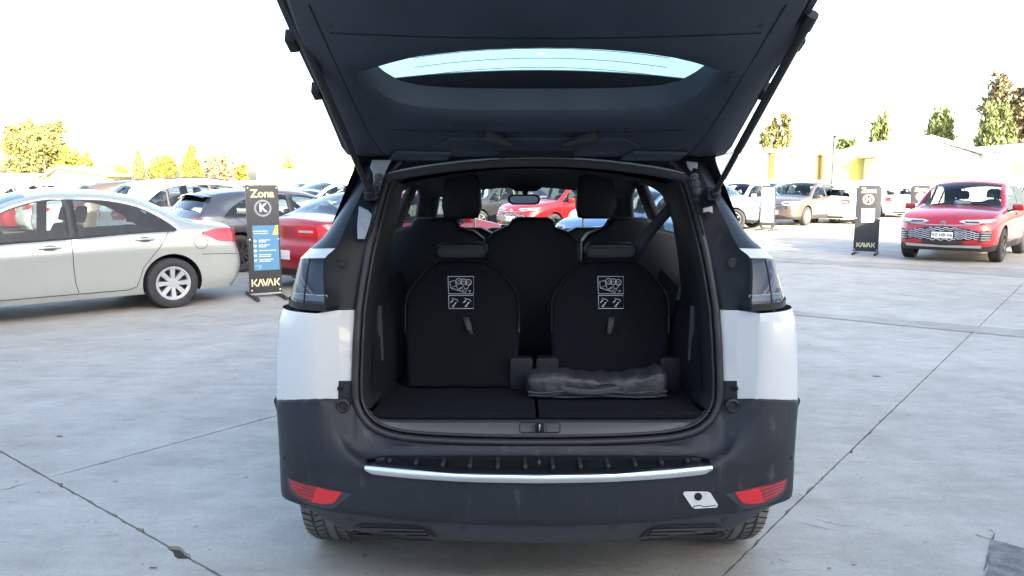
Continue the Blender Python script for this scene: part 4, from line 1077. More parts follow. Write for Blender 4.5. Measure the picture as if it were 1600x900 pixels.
# --- rear quarters, pillars, lamps
ROWS = [ # v, seal(u,Y), channel(u,Y), crease(u,Y), outer(u,Y)
 (240, (638, 2.945), (618, 2.94), (600, 2.935), (582, 2.95)),
 (252, (626, 2.93), (607, 2.92), (590, 2.91), (574, 2.94)),
 (275, (608, 2.90), (593, 2.885), (578, 2.88), (562, 2.94)),
 (300, (599, 2.87), (583, 2.86), (566, 2.85), (550, 2.94)),
 (325, (592, 2.84), (573, 2.83), (554, 2.82), (536, 2.93)),
 (350, (586, 2.81), (563, 2.80), (542, 2.79), (521, 2.92)),
 (372, (581, 2.785), (556, 2.77), (533, 2.75), (505, 2.90)),
 (388, (577, 2.77), (551, 2.75), (524, 2.72), (486, 2.86)),
 (403, (574, 2.757), (546, 2.735), (508, 2.68), (471, 2.80)),
 (425, (570, 2.742), (541, 2.71), (507, 2.655), (466, 2.79)),
 (450, (566, 2.725), (537, 2.69), (508, 2.63), (460, 2.78)),
 (477, (562, 2.707), (534, 2.665), (510, 2.60), (455, 2.765)),
 (486, (561, 2.70), (527, 2.648), (495, 2.60), (444, 2.755)),
 (505, (560, 2.69), (529, 2.638), (493.5, 2.592), (437.5, 2.74)),
 (535, (558, 2.67), (530, 2.628), (492.5, 2.585), (434.5, 2.72)),
 (565, (557, 2.66), (530, 2.62), (493, 2.58), (433.5, 2.71)),
 (595, (556, 2.645), (529, 2.614), (495, 2.576), (433, 2.70)),
 (624, (557, 2.635), (528, 2.612), (498, 2.574), (433, 2.69)),
]
def qrow(row):
    v = row[0]; e = math.exp(-((v - 480) / 24) ** 2); s_, c, k, o_ = [tr(u, v + dv * e, Y) for (u, Y), dv in zip(row[1:], (-2, -1, 4, -10))]
    cp = (o_[0] - .004, k[1] + .03, (k[2] + o_[2]) / 2); pts = [s_]
    for t in (.35, .75): pts.append(tuple(s_[i] + (c[i] - s_[i]) * t for i in range(3)))
    pts.append(c)
    for t in (.4, .85): pts.append(tuple(c[i] + (k[i] - c[i]) * t for i in range(3)))
    pts.append(k)                                         # index 6
    for t in (.12, .3, .5, .7, .86): pts.append(tuple((1-t)**2 * k[i] + 2*t*(1-t) * cp[i] + t*t * o_[i] for i in range(3)))
    pts.append(o_)                                        # index 12
    ze = o_[2]; yf = T_HERO.yflank(.52, min(ze, T_HERO.top(.52) - .02))
    pts.append((o_[0] * .45 + yf * .55, o_[1] * .5 + 2.90 * .5, ze)); pts.append((yf + .004, 2.90, ze))
    return pts
QR = [qrow(r) for r in ROWS]
def sub(rows, i0, i1, j0, j1): return [r[j0:j1 + 1] for r in rows[i0:i1 + 1]]
def dens(rows, k=3):
    out = []
    n = len(rows)
    for i in range(n - 1):
        a = rows[max(i - 1, 0)]; b = rows[i]; c = rows[i + 1]; d_ = rows[min(i + 2, n - 1)]
        for t in [q / k for q in range(k)]:
            out.append([tuple(.5 * (2*b[j][m] + (c[j][m] - a[j][m]) * t + (2*a[j][m] - 5*b[j][m] + 4*c[j][m] - d_[j][m]) * t*t + (3*b[j][m] - a[j][m] - 3*c[j][m] + d_[j][m]) * t**3) for m in range(3)) for j in range(len(b))])
    out.append(rows[-1]); return out
M_LAMPBODY = pm('lamp_inside', (.05, .052, .056), rough=.3)
M_LAMPRIM = pm('lamp_base', (.018, .018, .02), rough=.25)
M_CLAW = pm('lamp_claw', (.42, .33, .34), rough=.25)
M_REFLECTOR = pm('lamp_reflector', (.7, .72, .75), rough=.15, metal=.9)
M_LENS = glassmat('lamp_lens', (.55, .58, .62), 1.5)
for sd in (-1, 1):
    fl = sd > 0
    def G(name, rows, mat, parent=None, sm=28, thick=.004):
        me = grid(name, [[W3(p, sd) for p in r] for r in rows], [mat], smooth=sm, flip=fl)
        return hp(name, me, parent)
    G('quarter_panel', dens(sub(QR, 12, 16, 0, 3)), M_WHITE, sm=24)
    G('quarter_panel', dens(sub(QR, 12, 17, 3, 14)), M_WHITE, sm=48)
    G('bumper_corner', dens(sub(QR, 16, 17, 0, 3)), M_BUMP, sm=24)
    G('pillar_trim', dens(sub(QR, 0, 12, 0, 6)), M_PILLAR, sm=30)
    G('pillar_cover', dens(sub(QR, 0, 7, 6, 14)), M_PILLAR, sm=30)
    G('quarter_shoulder', dens(sub(QR, 7, 8, 6, 14)), M_WHITE, sm=30)
    # lamp: dark housing set back, claw strips, chrome base, clear lens
    LR = dens(sub(QR, 8, 11, 6, 14))
    back = [[(p[0] - .012, p[1] + .03, p[2]) for p in r] for r in LR]
    lam = G('taillight', back, M_LAMPBODY)
    G('lens', [[(p[0] + .001, p[1] - .003, p[2]) for p in r] for r in LR], M_LENS, lam)
    for j, (a, b) in enumerate(((.20, .78), (.44, .95), (.66, 1.05))):
        pts = []
        for t in lin(0, 1, 7):
            i = 1 + int(t * 6); r = LR[min(i, len(LR) - 1)]; q = 1.2 + (b * 4.6 - a * 1.2) * (1 - t) + a * 2
            q = min(7.4, q); j0 = int(q); p = [r[j0][m] + (r[j0 + 1][m] - r[j0][m]) * (q - j0) for m in range(3)]
            pts.append(W3((p[0] - .006, p[1] + .014, p[2]), sd))
        me = tube('claw_strip', pts, .0055, M_CLAW, 6); hp('claw_strip', me, lam)
    G('chrome_base', [[(p[0] - .004, p[1] + .006, p[2] + dz) for p in LR[-2]] for dz in (.002, .026)], M_REFLECTOR, lam)
    G('lamp_base', [[(p[0] + .003, p[1] - .004, p[2] + dz) for p in LR[-1]] for dz in (-.012, .012)], M_LAMPRIM, lam)
    G('lamp_divider', [[(r[2][0] + o_, r[2][1] - .005, r[2][2]) for o_ in (-.003, .003)] for r in LR], M_GAP, lam)
    G('lamp_edge', [[(r[0][0] + o_, r[0][1] - .004, r[0][2]) for o_ in (-.004, .004)] for r in LR], M_GAP, lam)
    # body corner under the strut, paint greyed to look shaded, hinge plate and bolts
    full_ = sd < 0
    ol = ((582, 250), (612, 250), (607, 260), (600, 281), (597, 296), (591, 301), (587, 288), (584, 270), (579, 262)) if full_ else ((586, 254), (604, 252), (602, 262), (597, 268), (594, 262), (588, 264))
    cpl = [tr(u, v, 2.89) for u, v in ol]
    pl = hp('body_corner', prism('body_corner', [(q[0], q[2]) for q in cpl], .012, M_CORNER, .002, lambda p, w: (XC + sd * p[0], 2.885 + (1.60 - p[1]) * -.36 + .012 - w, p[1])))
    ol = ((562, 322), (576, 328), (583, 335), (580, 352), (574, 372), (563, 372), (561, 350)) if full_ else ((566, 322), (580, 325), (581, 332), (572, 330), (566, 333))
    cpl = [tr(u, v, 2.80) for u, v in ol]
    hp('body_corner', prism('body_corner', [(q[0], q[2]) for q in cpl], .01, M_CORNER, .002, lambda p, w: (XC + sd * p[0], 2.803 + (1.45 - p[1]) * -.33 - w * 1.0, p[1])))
    for (u, v) in ((592, 277), (589, 288), (588, 299)):
        q = tr(u, v, 2.845); me = lathe('hinge_bolt', [(0, -.012), (.009, -.012), (.011, -.004), (.016, -.003), (.016, 0.004)], M_DALLOY, 10)
        me.transform(Matrix.Translation(W3((q[0], q[1] - .004, q[2]), sd))); hp('hinge_bolt', me, pl)
    # round grommet on the pillar trim and rubber stops near the bumper
    q = tr(535, 411, 2.705); ring = [(.0175, .004), (.0175, -.006), (.0145, -.007), (.0135, -.002), (0, -.002)]
    me = lathe('pillar_cap', ring, M_BLACK, 24); me.transform(Matrix.Translation(W3(q, sd))); hp('pillar_cap', me)
    for (u, v, Y, rr) in ((533, 606, 2.622, .011), (537, 633, 2.605, .024)):
        q = tr(u, v, Y); me = lathe('rubber_stop', [(rr, .02), (rr, -.012), (rr * .8, -.016), (rr * .62, -.012), (rr * .55, -.004), (0, -.004)], M_BLACK, 20)
        me.transform(Matrix.Translation(W3(q, sd))); hp('rubber_stop', me)

# --- bumper
lipY = pch([(0, 2.415), (.2, 2.424), (.4, 2.452), (.55, 2.488), (.65, 2.512), (.72, 2.525), (.78, 2.54), (.84, 2.562), (.885, 2.592), (.92, 2.64), (.938, 2.71), (.946, 2.80)])
ro = pch([(.27, .16), (.29, .07), (.31, .045), (.345, .03), (.37, .018), (.385, .004), (.43, 0), (.50, 0), (.54, .004), (.6, .012), (.76, .02)])
def bump_px(u, v, off=0.0):
    Y = 2.5
    for _ in range(10):
        p = at(u, v, Y); h = min(.944, abs(p.x - XC)); Y = lipY(h) + ro(p.z)
    p = at(u, v, Y - off); return p
SEALB = [tr(843, 690, 2.60), tr(780, 689.5, 2.60), tr(720, 688, 2.60), tr(660, 685, 2.602), tr(620, 680, 2.605), tr(592, 671, 2.61), tr(574, 658, 2.618), tr(563, 642, 2.626), tr(557, 624, 2.635)]
seal_h = [p[0] for p in SEALB]; seal_z = pch([(h, p[2]) for h, p in zip(seal_h, SEALB)]); seal_Y = pch([(h, p[1]) for h, p in zip(seal_h, SEALB)])
HS = [0, .08, .16, .24, .32, .40, .46, .51, *[.53 + .0085 * k for k in range(26)], .76, .78, .81, .84, .87, .895, .913, .927, .938, .946]
wl_z = QR[-1][12][2]
def qbot(h):
    P_ = QR[-1][:13]
    for a, b in zip(P_[:-1], P_[1:]):
        if a[0] <= h <= b[0]:
            t = (h - a[0]) / (b[0] - a[0]); return a[1] + (b[1] - a[1]) * t, a[2] + (b[2] - a[2]) * t
    q = P_[-1] if h > P_[-1][0] else P_[0]; return q[1], q[2]
def bump_col(h):
    Y = lipY(h); s_ = smoothstep(.60, .69, h); hc = min(h, SEALB[-1][0])
    zs_, ys_ = seal_z(hc), seal_Y(hc)
    # centre version, seal down over the step to the lip
    C = [(ys_, zs_), (ys_ - .02, zs_ - .012), (ys_ - .028, zs_ - .022), (2.565, .605), (2.555, .588), (2.545, .576), (2.53, .572), (Y + .04, .566), (Y + .012, .560), (Y, .552)]
    e = smoothstep(.70, .86, h)
    K = [(Y, wl_z)] * 3 + [(0, 0)] * 7
    if h > SEALB[-1][0]:
        # between the opening and the corner the top edge follows the channel bottom
        yb_, zb_ = qbot(h)
        C[0] = (yb_ + .002, zb_ + .004); C[1] = (yb_ - .006, zb_ - .010); C[2] = (yb_ - .012, zb_ - .03)
    yb_, zb_ = qbot(max(h, SEALB[-1][0]))
    K = [(yb_ + .002, zb_ + .004), (yb_ - .009, zb_ - .003)]
    for t in (.10, .24, .38, .52, .66, .78, .90, 1.0):      # shoulder leans out from the paint line down to the widest line
        K.append((yb_ - .010 + (Y - yb_ + .010) * math.sin(t * math.pi / 2) ** 1.2, zb_ - .006 + (.552 - zb_ + .006) * t))
    HE = (.735, .732, .728, .722, .712, .695, .672, .645, .615, .595)     # inner edge of the corner, curving in towards the lip
    pts = []
    for c, k_, he in zip(C, K, HE):
        q = smoothstep(he - .075, he, h); pts.append((h, c[0] + (k_[0] - c[0]) * q, c[1] + (k_[1] - c[1]) * q))
    for z in (.53, .50, .46, .43, .405, .388, .376, .37, .345, .318, .30, .29, .282): pts.append((h, Y + ro(z), z + max(0, (.40 - z) / .12) * .085 * smoothstep(.67, .86, h)))
    pts.append((h * .98, Y + .30, .30)); pts.append((h * .98, Y + .45, .34))
    return pts
cols = [bump_col(h) for h in HS]
for _ in range(4):          # soften the fold between corner and sill
    new = [list(c) for c in cols]
    for i in range(1, len(cols) - 1):
        if .55 < HS[i] < .77:
            for j in range(2, 9):
                new[i][j] = (cols[i][j][0],) + tuple((cols[i][j][m] * 2 + cols[i - 1][j][m] + cols[i + 1][j][m] + cols[i][j - 1][m] + cols[i][j + 1][m]) / 6 for m in (1, 2))
    cols = new
cols.append([(.946, max(p[1], 2.86), p[2]) for p in cols[-1]])
full = [[W3(p, -1) for p in c] for c in cols[::-1]] + [[W3(p, 1) for p in c] for c in cols[1:]]
nr = len(cols[0]); idx = []
for i in range(len(full) - 1):
    for j in range(nr - 1): idx.append(1 if 16 <= j <= 21 else 0)
bumper = hp('bumper', grid('bumper', full, [M_BUMP, M_BUMPG], idx, smooth=38, flip=False))
# step pad, ribs, chrome strip
pad = []
for h in lin(-.585, .585, 41):
    a = abs(h); Y = lipY(a); c = max(0, (a - .53) / .055)
    pad.append([Vector((XC + h, 2.541 - .03 * c, .580)), Vector((XC + h, 2.53 - .03 * c, .578)), Vector((XC + h, Y + .035, .571)), Vector((XC + h, Y + .008, .565)), Vector((XC + h, Y - .003, .5575))])
po_ = hp('step_pad', grid('step_pad', pad, [M_GLOSSBLACK], smooth=40))
for k in range(12):
    h = -.505 + k * .0918; Y = lipY(abs(h))
    hp('rib', bevelled('rib', boxv(XC + h, (2.52 + Y + .018) / 2, .576, .012, (2.52 - Y - .018), .014), BOXF, M_BLACK, .003, 1), po_)
ch = []
for h in lin(-.588, .588, 49):
    Y = lipY(abs(h)); e = 1 - max(0, (abs(h) - .555) / .033) ** 2 * .55
    ch.append([Vector((XC + h, Y - .001, .5605)), Vector((XC + h, Y - .007, .557)), Vector((XC + h, Y - .009, .557 - .012 * e)), Vector((XC + h, Y - .007, .557 - .024 * e)), Vector((XC + h, Y + .002, .557 - .028 * e))])
hp('chrome_strip', grid('chrome_strip', ch, [M_CHROME], smooth=60), bumper)
# reflectors with bezels
def poly_patch(name, pix, mat, off, parent, n=8, sd=-1):
    """pix: upper edge and lower edge polylines (same length); left-hand pixels, mirrored for the right"""
    up, lo = pix; rows = []
    for a, b in zip(up, lo):
        row = []
        for t in lin(0, 1, n):
            p = bump_px(a[0] + (b[0] - a[0]) * t, a[1] + (b[1] - a[1]) * t, off); row.append(Vector((XC + sd * (XC - p.x), p.y, p.z)))
        rows.append(row)
    me = grid(name, rows, [mat], smooth=50, flip=(sd < 0)); o = hp(name, me, parent); return o
def ipoly(pts, n):
    P = [Vector(p) for p in pts]; out = []
    for k in range(n):
        t = k / (n - 1) * (len(P) - 1); i = min(int(t), len(P) - 2); q = P[i].lerp(P[i + 1], t - i); out.append((q.x, q.y))
    return out
for sd in (-1, 1):
    bz = poly_patch('reflector_bezel', (ipoly([(447.5, 743), (455, 748), (500, 760), (530, 767), (549, 772)], 16), ipoly([(451, 765), (462, 779), (490, 792), (520, 796), (547, 774)], 16)), M_BUMPG, .002, bumper, sd=sd)
    poly_patch('reflector', (ipoly([(451, 748), (470, 755), (495, 761)], 9), ipoly([(455, 764), (465, 774), (487, 785)], 9)), M_REFL2, .006, bumper, sd=sd)
    poly_patch('reflector', (ipoly([(495, 761), (515, 766), (533, 768.5)], 9), ipoly([(487, 785), (505, 788), (522, 786), (533, 771)], 9)), M_REFL, .006, bumper, sd=sd)
    for k in range(4):
        a, b = bump_px(454 + k, 753 + k * 4.4, .0075), bump_px(494 - k * 2, 765 + k * 5, .0075)
        mid = bump_px((448 + 494) / 2 - k * .5 + 3, (753 + 765) / 2 + k * 4.7, .0085)
        mir = lambda p: Vector((XC + sd * (XC - p.x), p.y, p.z))
        hp('reflector_rib', tube('reflector_rib', [mir(a), mir(mid), mir(b)], .0011, M_REFL2, 4), bumper)
    # dummy exhaust outlets
    ex = poly_patch('exhaust_trim', (ipoly([(541, 835), (560, 820), (580, 819), (655, 823), (670, 828), (682, 840)], 20), ipoly([(548, 838), (552, 841), (600, 843), (660, 845), (678, 845), (682, 843)], 20)), M_GLOSSBLACK, .007, bumper, sd=sd)
    for (va, vb, du) in ((826, 829, 0), (831, 834, -3), (836, 838.5, -6)):
        pa = [bump_px(u, va + (vb - va) * t, .011) for u, t in ((562 + du, 0), (600, .4), (640, .7), (664 - du, 1))]
        hp('exhaust_slat', tube('exhaust_slat', [Vector((XC + sd * (XC - p.x), p.y, p.z)) for p in pa], .0038, M_BLACK, 6), ex)
    for (u, v) in ((443.5, 713), (548, 811), (724, 825)):
        p = bump_px(u, v, .001); me = lathe('parking_sensor', [(0, -.003), (.010, -.003), (.0115, -.001), (.013, -.001), (.013, .006)], M_BLACK, 18)
        if u < 460: me.transform(Matrix.Rotation(R(-70 * 1), 4, 'Z'))
        if sd > 0 and u < 460: me.transform(Matrix.Rotation(R(140), 4, 'Z'))
        me.transform(Matrix.Translation(Vector((XC + sd * (XC - p.x), p.y, p.z)))); hp('parking_sensor', me, bumper)
# towing-eye opening with its cover missing (right side only)
M_TOW = pm('primer_white', (.6, .61, .6), rough=.5, var=.1, vscale=40)
pts = [bump_px(u, v, .004) for u, v in ((1067, 771), (1070, 768), (1105, 768), (1110, 770), (1122, 789), (1120, 793), (1086, 795), (1081, 792))]
tw = hp('towing_eye_recess', mesh('towing_eye_recess', pts, [tuple(range(8))[::-1]], [M_TOW]), bumper)
pts = [bump_px(1091 + 6.2 * math.cos(a), 776 + 6.2 * math.sin(a), .006) for a in lin(0, 5.9, 16)]
hp('towing_eye_hole', mesh('towing_eye_hole', pts, [tuple(range(16))], [M_GAP]), tw)
pts = [bump_px(1083, 792, .006), bump_px(1093, 789, .006), bump_px(1100, 792, .006), bump_px(1118, 789.5, .006)]
hp('recess_edge', tube('recess_edge', pts, .0015, M_BUMPG, 4), tw)

# --- opening: seal, header, sill trim, boot trim
SEALL = SEALB + [tr(r[1][0], r[0], r[1][1]) for r in ROWS[-2:1:-1]] + [tr(626, 252, 2.93), tr(642, 245, 2.945), tr(670, 241, 2.955), tr(720, 239, 2.962), tr(780, 238, 2.965), (0.0, 2.966, tr(843, 237.5, 2.966)[2])]
SEALL[0] = (0.0, SEALL[0][1], SEALL[0][2])
def loop_pts(off_h=0, off_y=0, off_z=0):
    L_ = [(max(0, p[0] - off_h) if p[0] > .02 else 0, p[1] + off_y, p[2]) for p in SEALL]
    a = [W3(p, -1) for p in L_]; b = [W3(p, 1) for p in L_[-2:0:-1]]
    return a + b
def smooth_loop(P, k=3):
    n = len(P); out = []
    for i in range(n):
        a, b, c, d_ = P[i - 1], P[i], P[(i + 1) % n], P[(i + 2) % n]
        for q in range(k):
            t = q / k; out.append(.5 * (2*b + (c - a) * t + (2*a - 5*b + 4*c - d_) * t*t + (3*b - a - 3*c + d_) * t**3))
    return out
SL = smooth_loop(loop_pts())
seal = hp('boot_seal', tube('boot_seal', [p + Vector((0, -.012, 0)) for p in SL], .0135, M_SEAL, 10, closed=True))
cen = Vector((XC, 2.75, 1.12))
def shrink(P, d_, dy):
    out = []
    for i, p in enumerate(P):
        t = (P[(i + 1) % len(P)] - P[i - 1]); n = Vector((t.z, 0, -t.x)).normalized()
        if n.dot(cen - p) < 0: n = -n
        out.append(p + n * d_ + Vector((0, dy, 0)))
    return out
hp('seal_lip', tube('seal_lip', shrink(SL, .018, .004), .0065, M_SEAL, 8, closed=True), seal)
hp('seal_outer_line', tube('seal_outer_line', shrink(SL, -.012, -.004), .003, M_GAP, 6, closed=True), seal)
r0, r1, r2 = shrink(SL, .012, .01), shrink(SL, .03, .04), shrink(SL, .042, .10)
n_ = len(SL)
# side and roof trim, open at the bottom where sill and floor are
keep = [i for i in range(n_) if SL[i].z > .70]
start = next(i for i in range(n_) if SL[i].z > .70 and SL[i - 1].z <= .70)
order = []; i = start
while SL[i % n_].z > .70: order.append(i % n_); i += 1
rowsT = []
for i in order:
    p = r2[i]; top = smoothstep(1.45, 1.56, p.z)
    sgn = 1 if p.x > XC else -1; hx = abs(p.x - XC)
    a = Vector((XC + sgn * (hx + .0), 3.06, p.z - .01 * top)); wy = max(hx, T_HERO.yflank(1.2, min(p.z, 1.56)) - .085); b = Vector((XC + sgn * (hx + (wy - hx) * .7 * (1 - top)), 3.42, p.z - .015 * top)); c = Vector((XC + sgn * (hx + (wy - hx) * (1 - top)), 3.74, p.z - .01 * top))
    rowsT.append([r0[i], r1[i], r2[i], a, b, c])
hp('boot_trim', grid('boot_trim', rowsT, [M_TRIM], smooth=45))
# lower sill: from the seal up to the floor edge
rowsS = []
for h in lin(-.60, .60, 31):
    a = abs(h); z0 = seal_z(min(a, .655)); y0 = seal_Y(min(a, .655))
    zt = .668
    rowsS.append([Vector((XC + h, y0 + .012, z0 + .012)), Vector((XC + h, 2.625, max(z0 + .02, .645))), Vector((XC + h, 2.632, max(z0 + .025, zt))), Vector((XC + h, 2.655, max(z0 + .03, zt + .006))), Vector((XC + h, 2.66, .665)), Vector((XC + h, 2.75, .66))])
M_SILL = pm('sill_plate', (.05, .052, .057), rough=.35, var=.06, vscale=5)
sill = hp('sill_plate', grid('sill_plate', rowsS, [M_SILL], smooth=35))
lt = [at(u, v, 2.614) for u, v in ((812, 663), (815, 660.5), (872, 660.5), (875, 663), (875, 673), (872, 675.5), (815, 675.5), (812, 673))]
hp('latch_surround', tube('latch_surround', lt, .0016, M_GAP, 6, closed=True), sill)
cx = at(843, 668, 2.612)
hp('latch_slot', bevelled('latch_slot', boxv(cx.x, cx.y, cx.z, .030, .008, .034), BOXF, M_GAP, .003, 1), sill)
hp('latch_striker', tube('latch_striker', [Vector((cx.x, cx.y - .010, cx.z - .014)), Vector((cx.x, cx.y - .014, cx.z)), Vector((cx.x, cx.y - .010, cx.z + .014))], .0028, M_CHROME, 8), sill)
for dx in (-.024, .024):
    hp('latch_rib', bevelled('latch_rib', boxv(cx.x + dx, cx.y - .0035, cx.z, .003, .006, .026), BOXF, M_BUMPG, .001, 1), sill)
# floor boards
for (x0, x1) in ((-.585, -.006), (.006, .585)):
    ol = [(2.648, .676), (2.640, .683), (2.640, .694), (2.646, .702), (3.05, .704), (3.05, .676)]
    hp('floor_board', prism('floor_board', ol, x1 - x0, M_CARPET, .003, lambda p, w: (XC + x0 + w, p[0], p[1])))
hp('load_floor', mesh('load_floor', [(XC - .66, 2.66, .662), (XC + .66, 2.66, .662), (XC + .70, 5.2, .66), (XC - .70, 5.2, .66)], [(0, 1, 2, 3)], [M_CARPET]))
for sd in (-1, 1):      # side boxes of the boot
    hp('boot_side_panel', grid('boot_side_panel', [[W3((.600, 2.70, .70), sd), W3((.596, 2.76, .92), sd), W3((.61, 2.80, 1.05), sd)], [W3((.56, 3.02, .70), sd), W3((.56, 3.02, .93), sd), W3((.60, 3.02, 1.07), sd)], [W3((.56, 3.7, .70), sd), W3((.56, 3.7, .93), sd), W3((.63, 3.7, 1.1), sd)]], [M_TRIM], smooth=50))
    q = [tr(u, v, 2.86) for u, v in ((597, 476), (589, 478), (587, 555), (601, 562))]
    hp('side_pocket_trim', prism('side_pocket_trim', [(a[0], a[2]) for a in q], .012, M_BUMPG, 0, lambda p, w: (XC + sd * p[0], 2.86 + w - .02, p[1])))
# header between seal and roof
rowsH = []
for h in lin(-.60, .60, 31):
    a = abs(h)
    ztop_ = T_HERO.top_pt(.46, -h, 0.0).z; sp2 = min(SL, key=lambda p: (p.x - XC - h) ** 2 + 4 * max(0, 1.3 - p.z))
    rowsH.append([Vector((XC + h, sp2.y, sp2.z)), Vector((XC + h, sp2.y - .03, sp2.z + .012)), Vector((XC + h, 2.90, max(ztop_ - .005, sp2.z + .015))), Vector((XC + h, 2.93, ztop_ + .004))])
hp('roof_header', grid('roof_header', rowsH, [M_PILLAR], smooth=50))
# headliner inside
rowsL = []
for Y in lin(2.99, 5.22, 12):
    rowsL.append([Vector((XC + h, Y, min(T_HERO.top_pt(Y - Y0, -h).z - .05, 1.60 - .0 * Y) - .02 * (h / .6) ** 2)) for h in lin(-.66, .66, 13)])
hp('headliner', grid('headliner', rowsL, [M_LINING], smooth=60))

# --- seats
def smooth_closed(pts, k=4):
    P = [Vector((p[0], p[1], 0)) for p in pts]; return [(q.x, q.y) for q in smooth_loop(P, k)]
def open_smooth(P, k=4):
    Q = [P[0]] + P + [P[-1]]; out = []
    for i in range(1, len(Q) - 2):
        a, b, c, d_ = Q[i - 1], Q[i], Q[i + 1], Q[i + 2]
        for q in range(k):
            t = q / k; out.append(.5 * (2*b + (c - a) * t + (2*a - 5*b + 4*c - d_) * t*t + (3*b - a - 3*c + d_) * t**3))
    return out + [P[-1]]
def seat_panel(name, pix, Yb, Yt, vb, vt, depth, mat, bev=.018):
    pts = []
    for (u, v) in pix:
        Y = Yt + (Yb - Yt) * min(1, max(0, (v - vt) / (vb - vt))); p = at(u, v, Y); pts.append((p.x, p.z))
    zb = at(800, vb, Yb).z; zt = at(800, vt, Yt).z
    to3 = lambda p, w: (p[0], Yb + (Yt - Yb) * (p[1] - zb) / (zt - zb) + w, p[1])
    return hp(name, prism(name, pts, depth, mat, bev, to3, smooth=50, seg=3)), to3
M_LINE = pm('print_white', (.70, .72, .75), rough=.6); M_LINER = pm('print_red', (.35, .03, .04), rough=.6)
def third_row(u0, u1, uc):
    w = u1 - u0
    pix = [(u0 + 4, 606), (u0, 520), (u0 + 1, 470), (u0 + 12, 447), (u0 + 32, 423), (u0 + 46, 413), (uc - 34, 408), (uc + 34, 408), (u1 - 46, 413), (u1 - 30, 424), (u1 - 10, 448), (u1 - 1, 470), (u1, 520), (u1 - 3, 606)]
    o, to3 = seat_panel('seat_backrest', pix, 2.95, 3.13, 606, 408, .12, M_CARPET)
    Yat = lambda v: 3.13 + (2.95 - 3.13) * (v - 408) / (606 - 408)
    # piping
    pp = [at(u, v, Yat(v) - .004) for u, v in pix[1:-1]]
    hp('piping', tube('piping', open_smooth(pp, 4), .0035, M_LEATH, 6), o)
    hpix = [(uc - 39, 402), (uc - 41, 392), (uc - 38, 384), (uc - 32, 380), (uc + 33, 380), (uc + 39, 384), (uc + 41, 392), (uc + 38, 402), (uc + 30, 405), (uc - 30, 405)]
    pts = [at(u, v, 3.10) for u, v in hpix]
    hp('headrest', prism('headrest', [(p.x, p.z) for p in pts], .11, M_LEATH, .016, lambda p, w_: (p[0], 3.085 + w_, p[1]), seg=3, smooth=60), o)
    hp('headrest_seam', tube('headrest_seam', [at(u, v, 3.083) for u, v in ((uc - 37, 388), (uc - 20, 387.2), (uc + 20, 387.2), (uc + 37, 388))], .0016, M_GAP, 5), o)
    # instruction label: two frames with line drawings
    y_ = lambda v: Yat(v) - .003
    def ln(pts, wd=.0018, mat=M_LINE, nm='label_line'):
        hp(nm, tube(nm, [at(u, v, y_(v)) for u, v in pts], wd, mat, 4), o)
    a, b = uc - 21, uc + 19
    ln([(a, 432), (b, 432), (b, 459), (a + 1, 459), (a, 432)], .0014); ln([(a + 1, 461.5), (b, 461.5), (b, 482), (a + 1.5, 482), (a + 1, 461.5)], .0014)
    for k in range(3):
        c = (uc - 4 + k * 7.5, 439.5 + k * .8)
        ln([(c[0] + 4.6 * math.cos(t), c[1] + 4.6 * math.sin(t)) for t in lin(0, 6.283, 13)], .0013)
        ln([(c[0] - 2.8, c[1] + 2), (c[0] + 2.8, c[1] + 2)], .0012, M_LINER); ln([(c[0] - 1.2, c[1] + .5), (c[0], c[1] - 2), (c[0] + 1.2, c[1] + .5)], .0010)
    ln([(uc - 18, 440), (uc - 10, 438), (uc - 8, 446), (uc - 17, 450), (uc - 18, 440)], .0012); ln([(uc - 17, 450), (uc + 6, 457), (uc + 12, 446), (uc + 14, 443)], .0012)
    ln([(uc - 8, 445), (uc - 6, 452), (uc, 449), (uc + 2, 454), (uc + 8, 450)], .0010); ln([(uc - 4, 453), (uc + 3, 447), (uc + 6, 452)], .0012)
    ln([(uc + 13 + 1.3 * math.cos(t), 455 + 1.3 * math.sin(t)) for t in lin(0, 6.283, 9)], .0010)
    for dx in (-12, 8):
        ln([(uc + dx - 5, 473), (uc + dx - 1, 469)], .0022); ln([(uc + dx, 477), (uc + dx + 4, 472)], .0022); ln([(uc + dx - 3, 466.5), (uc + dx + 5, 468), (uc + dx + 7, 471)], .0012)
        ln([(uc + dx - 1 + 1.3 * math.cos(t), 478.5 + 1.3 * math.sin(t)) for t in lin(0, 6.283, 9)], .0012)
    # pull strap
    us = uc + 2 if uc < 800 else uc - 4; sgn = 1 if uc < 800 else -.3
    rows = [[at(us + du + sgn * k * 2.4, 496 + k * 6.6, y_(496 + k * 6.6) - .004 - .016 * math.sin(math.pi * k / 4)) for du in (0, 9 if k < 3 else 7)] for k in range(5)]
    me = grid('pull_strap', rows, [M_STRAP], smooth=60); q = hp('pull_strap', me, o); sm = q.modifiers.new('thickness', 'SOLIDIFY'); sm.thickness = .002
    return o
M_STRAP = pm('webbing', (.055, .058, .064), rough=.8, var=.1, vscale=80)
third_row(633, 811, 721); third_row(862, 1045, 955)
# hinge brackets at the foot of the seats
for (u0, u1, v0) in ((797, 832, 558), (838, 872, 558), (1030, 1062, 558)):
    p = [at(u, v, 2.965) for u, v in ((u0, 606), (u0, v0 + 3), (u0 + 3, v0), (u1 - 3, v0), (u1, v0 + 3), (u1, 606))]
    hp('seat_bracket', prism('seat_bracket', [(q.x, q.z) for q in p], .05, M_TRIM, .004, lambda p, w: (p[0], 2.945 + w, p[1])))
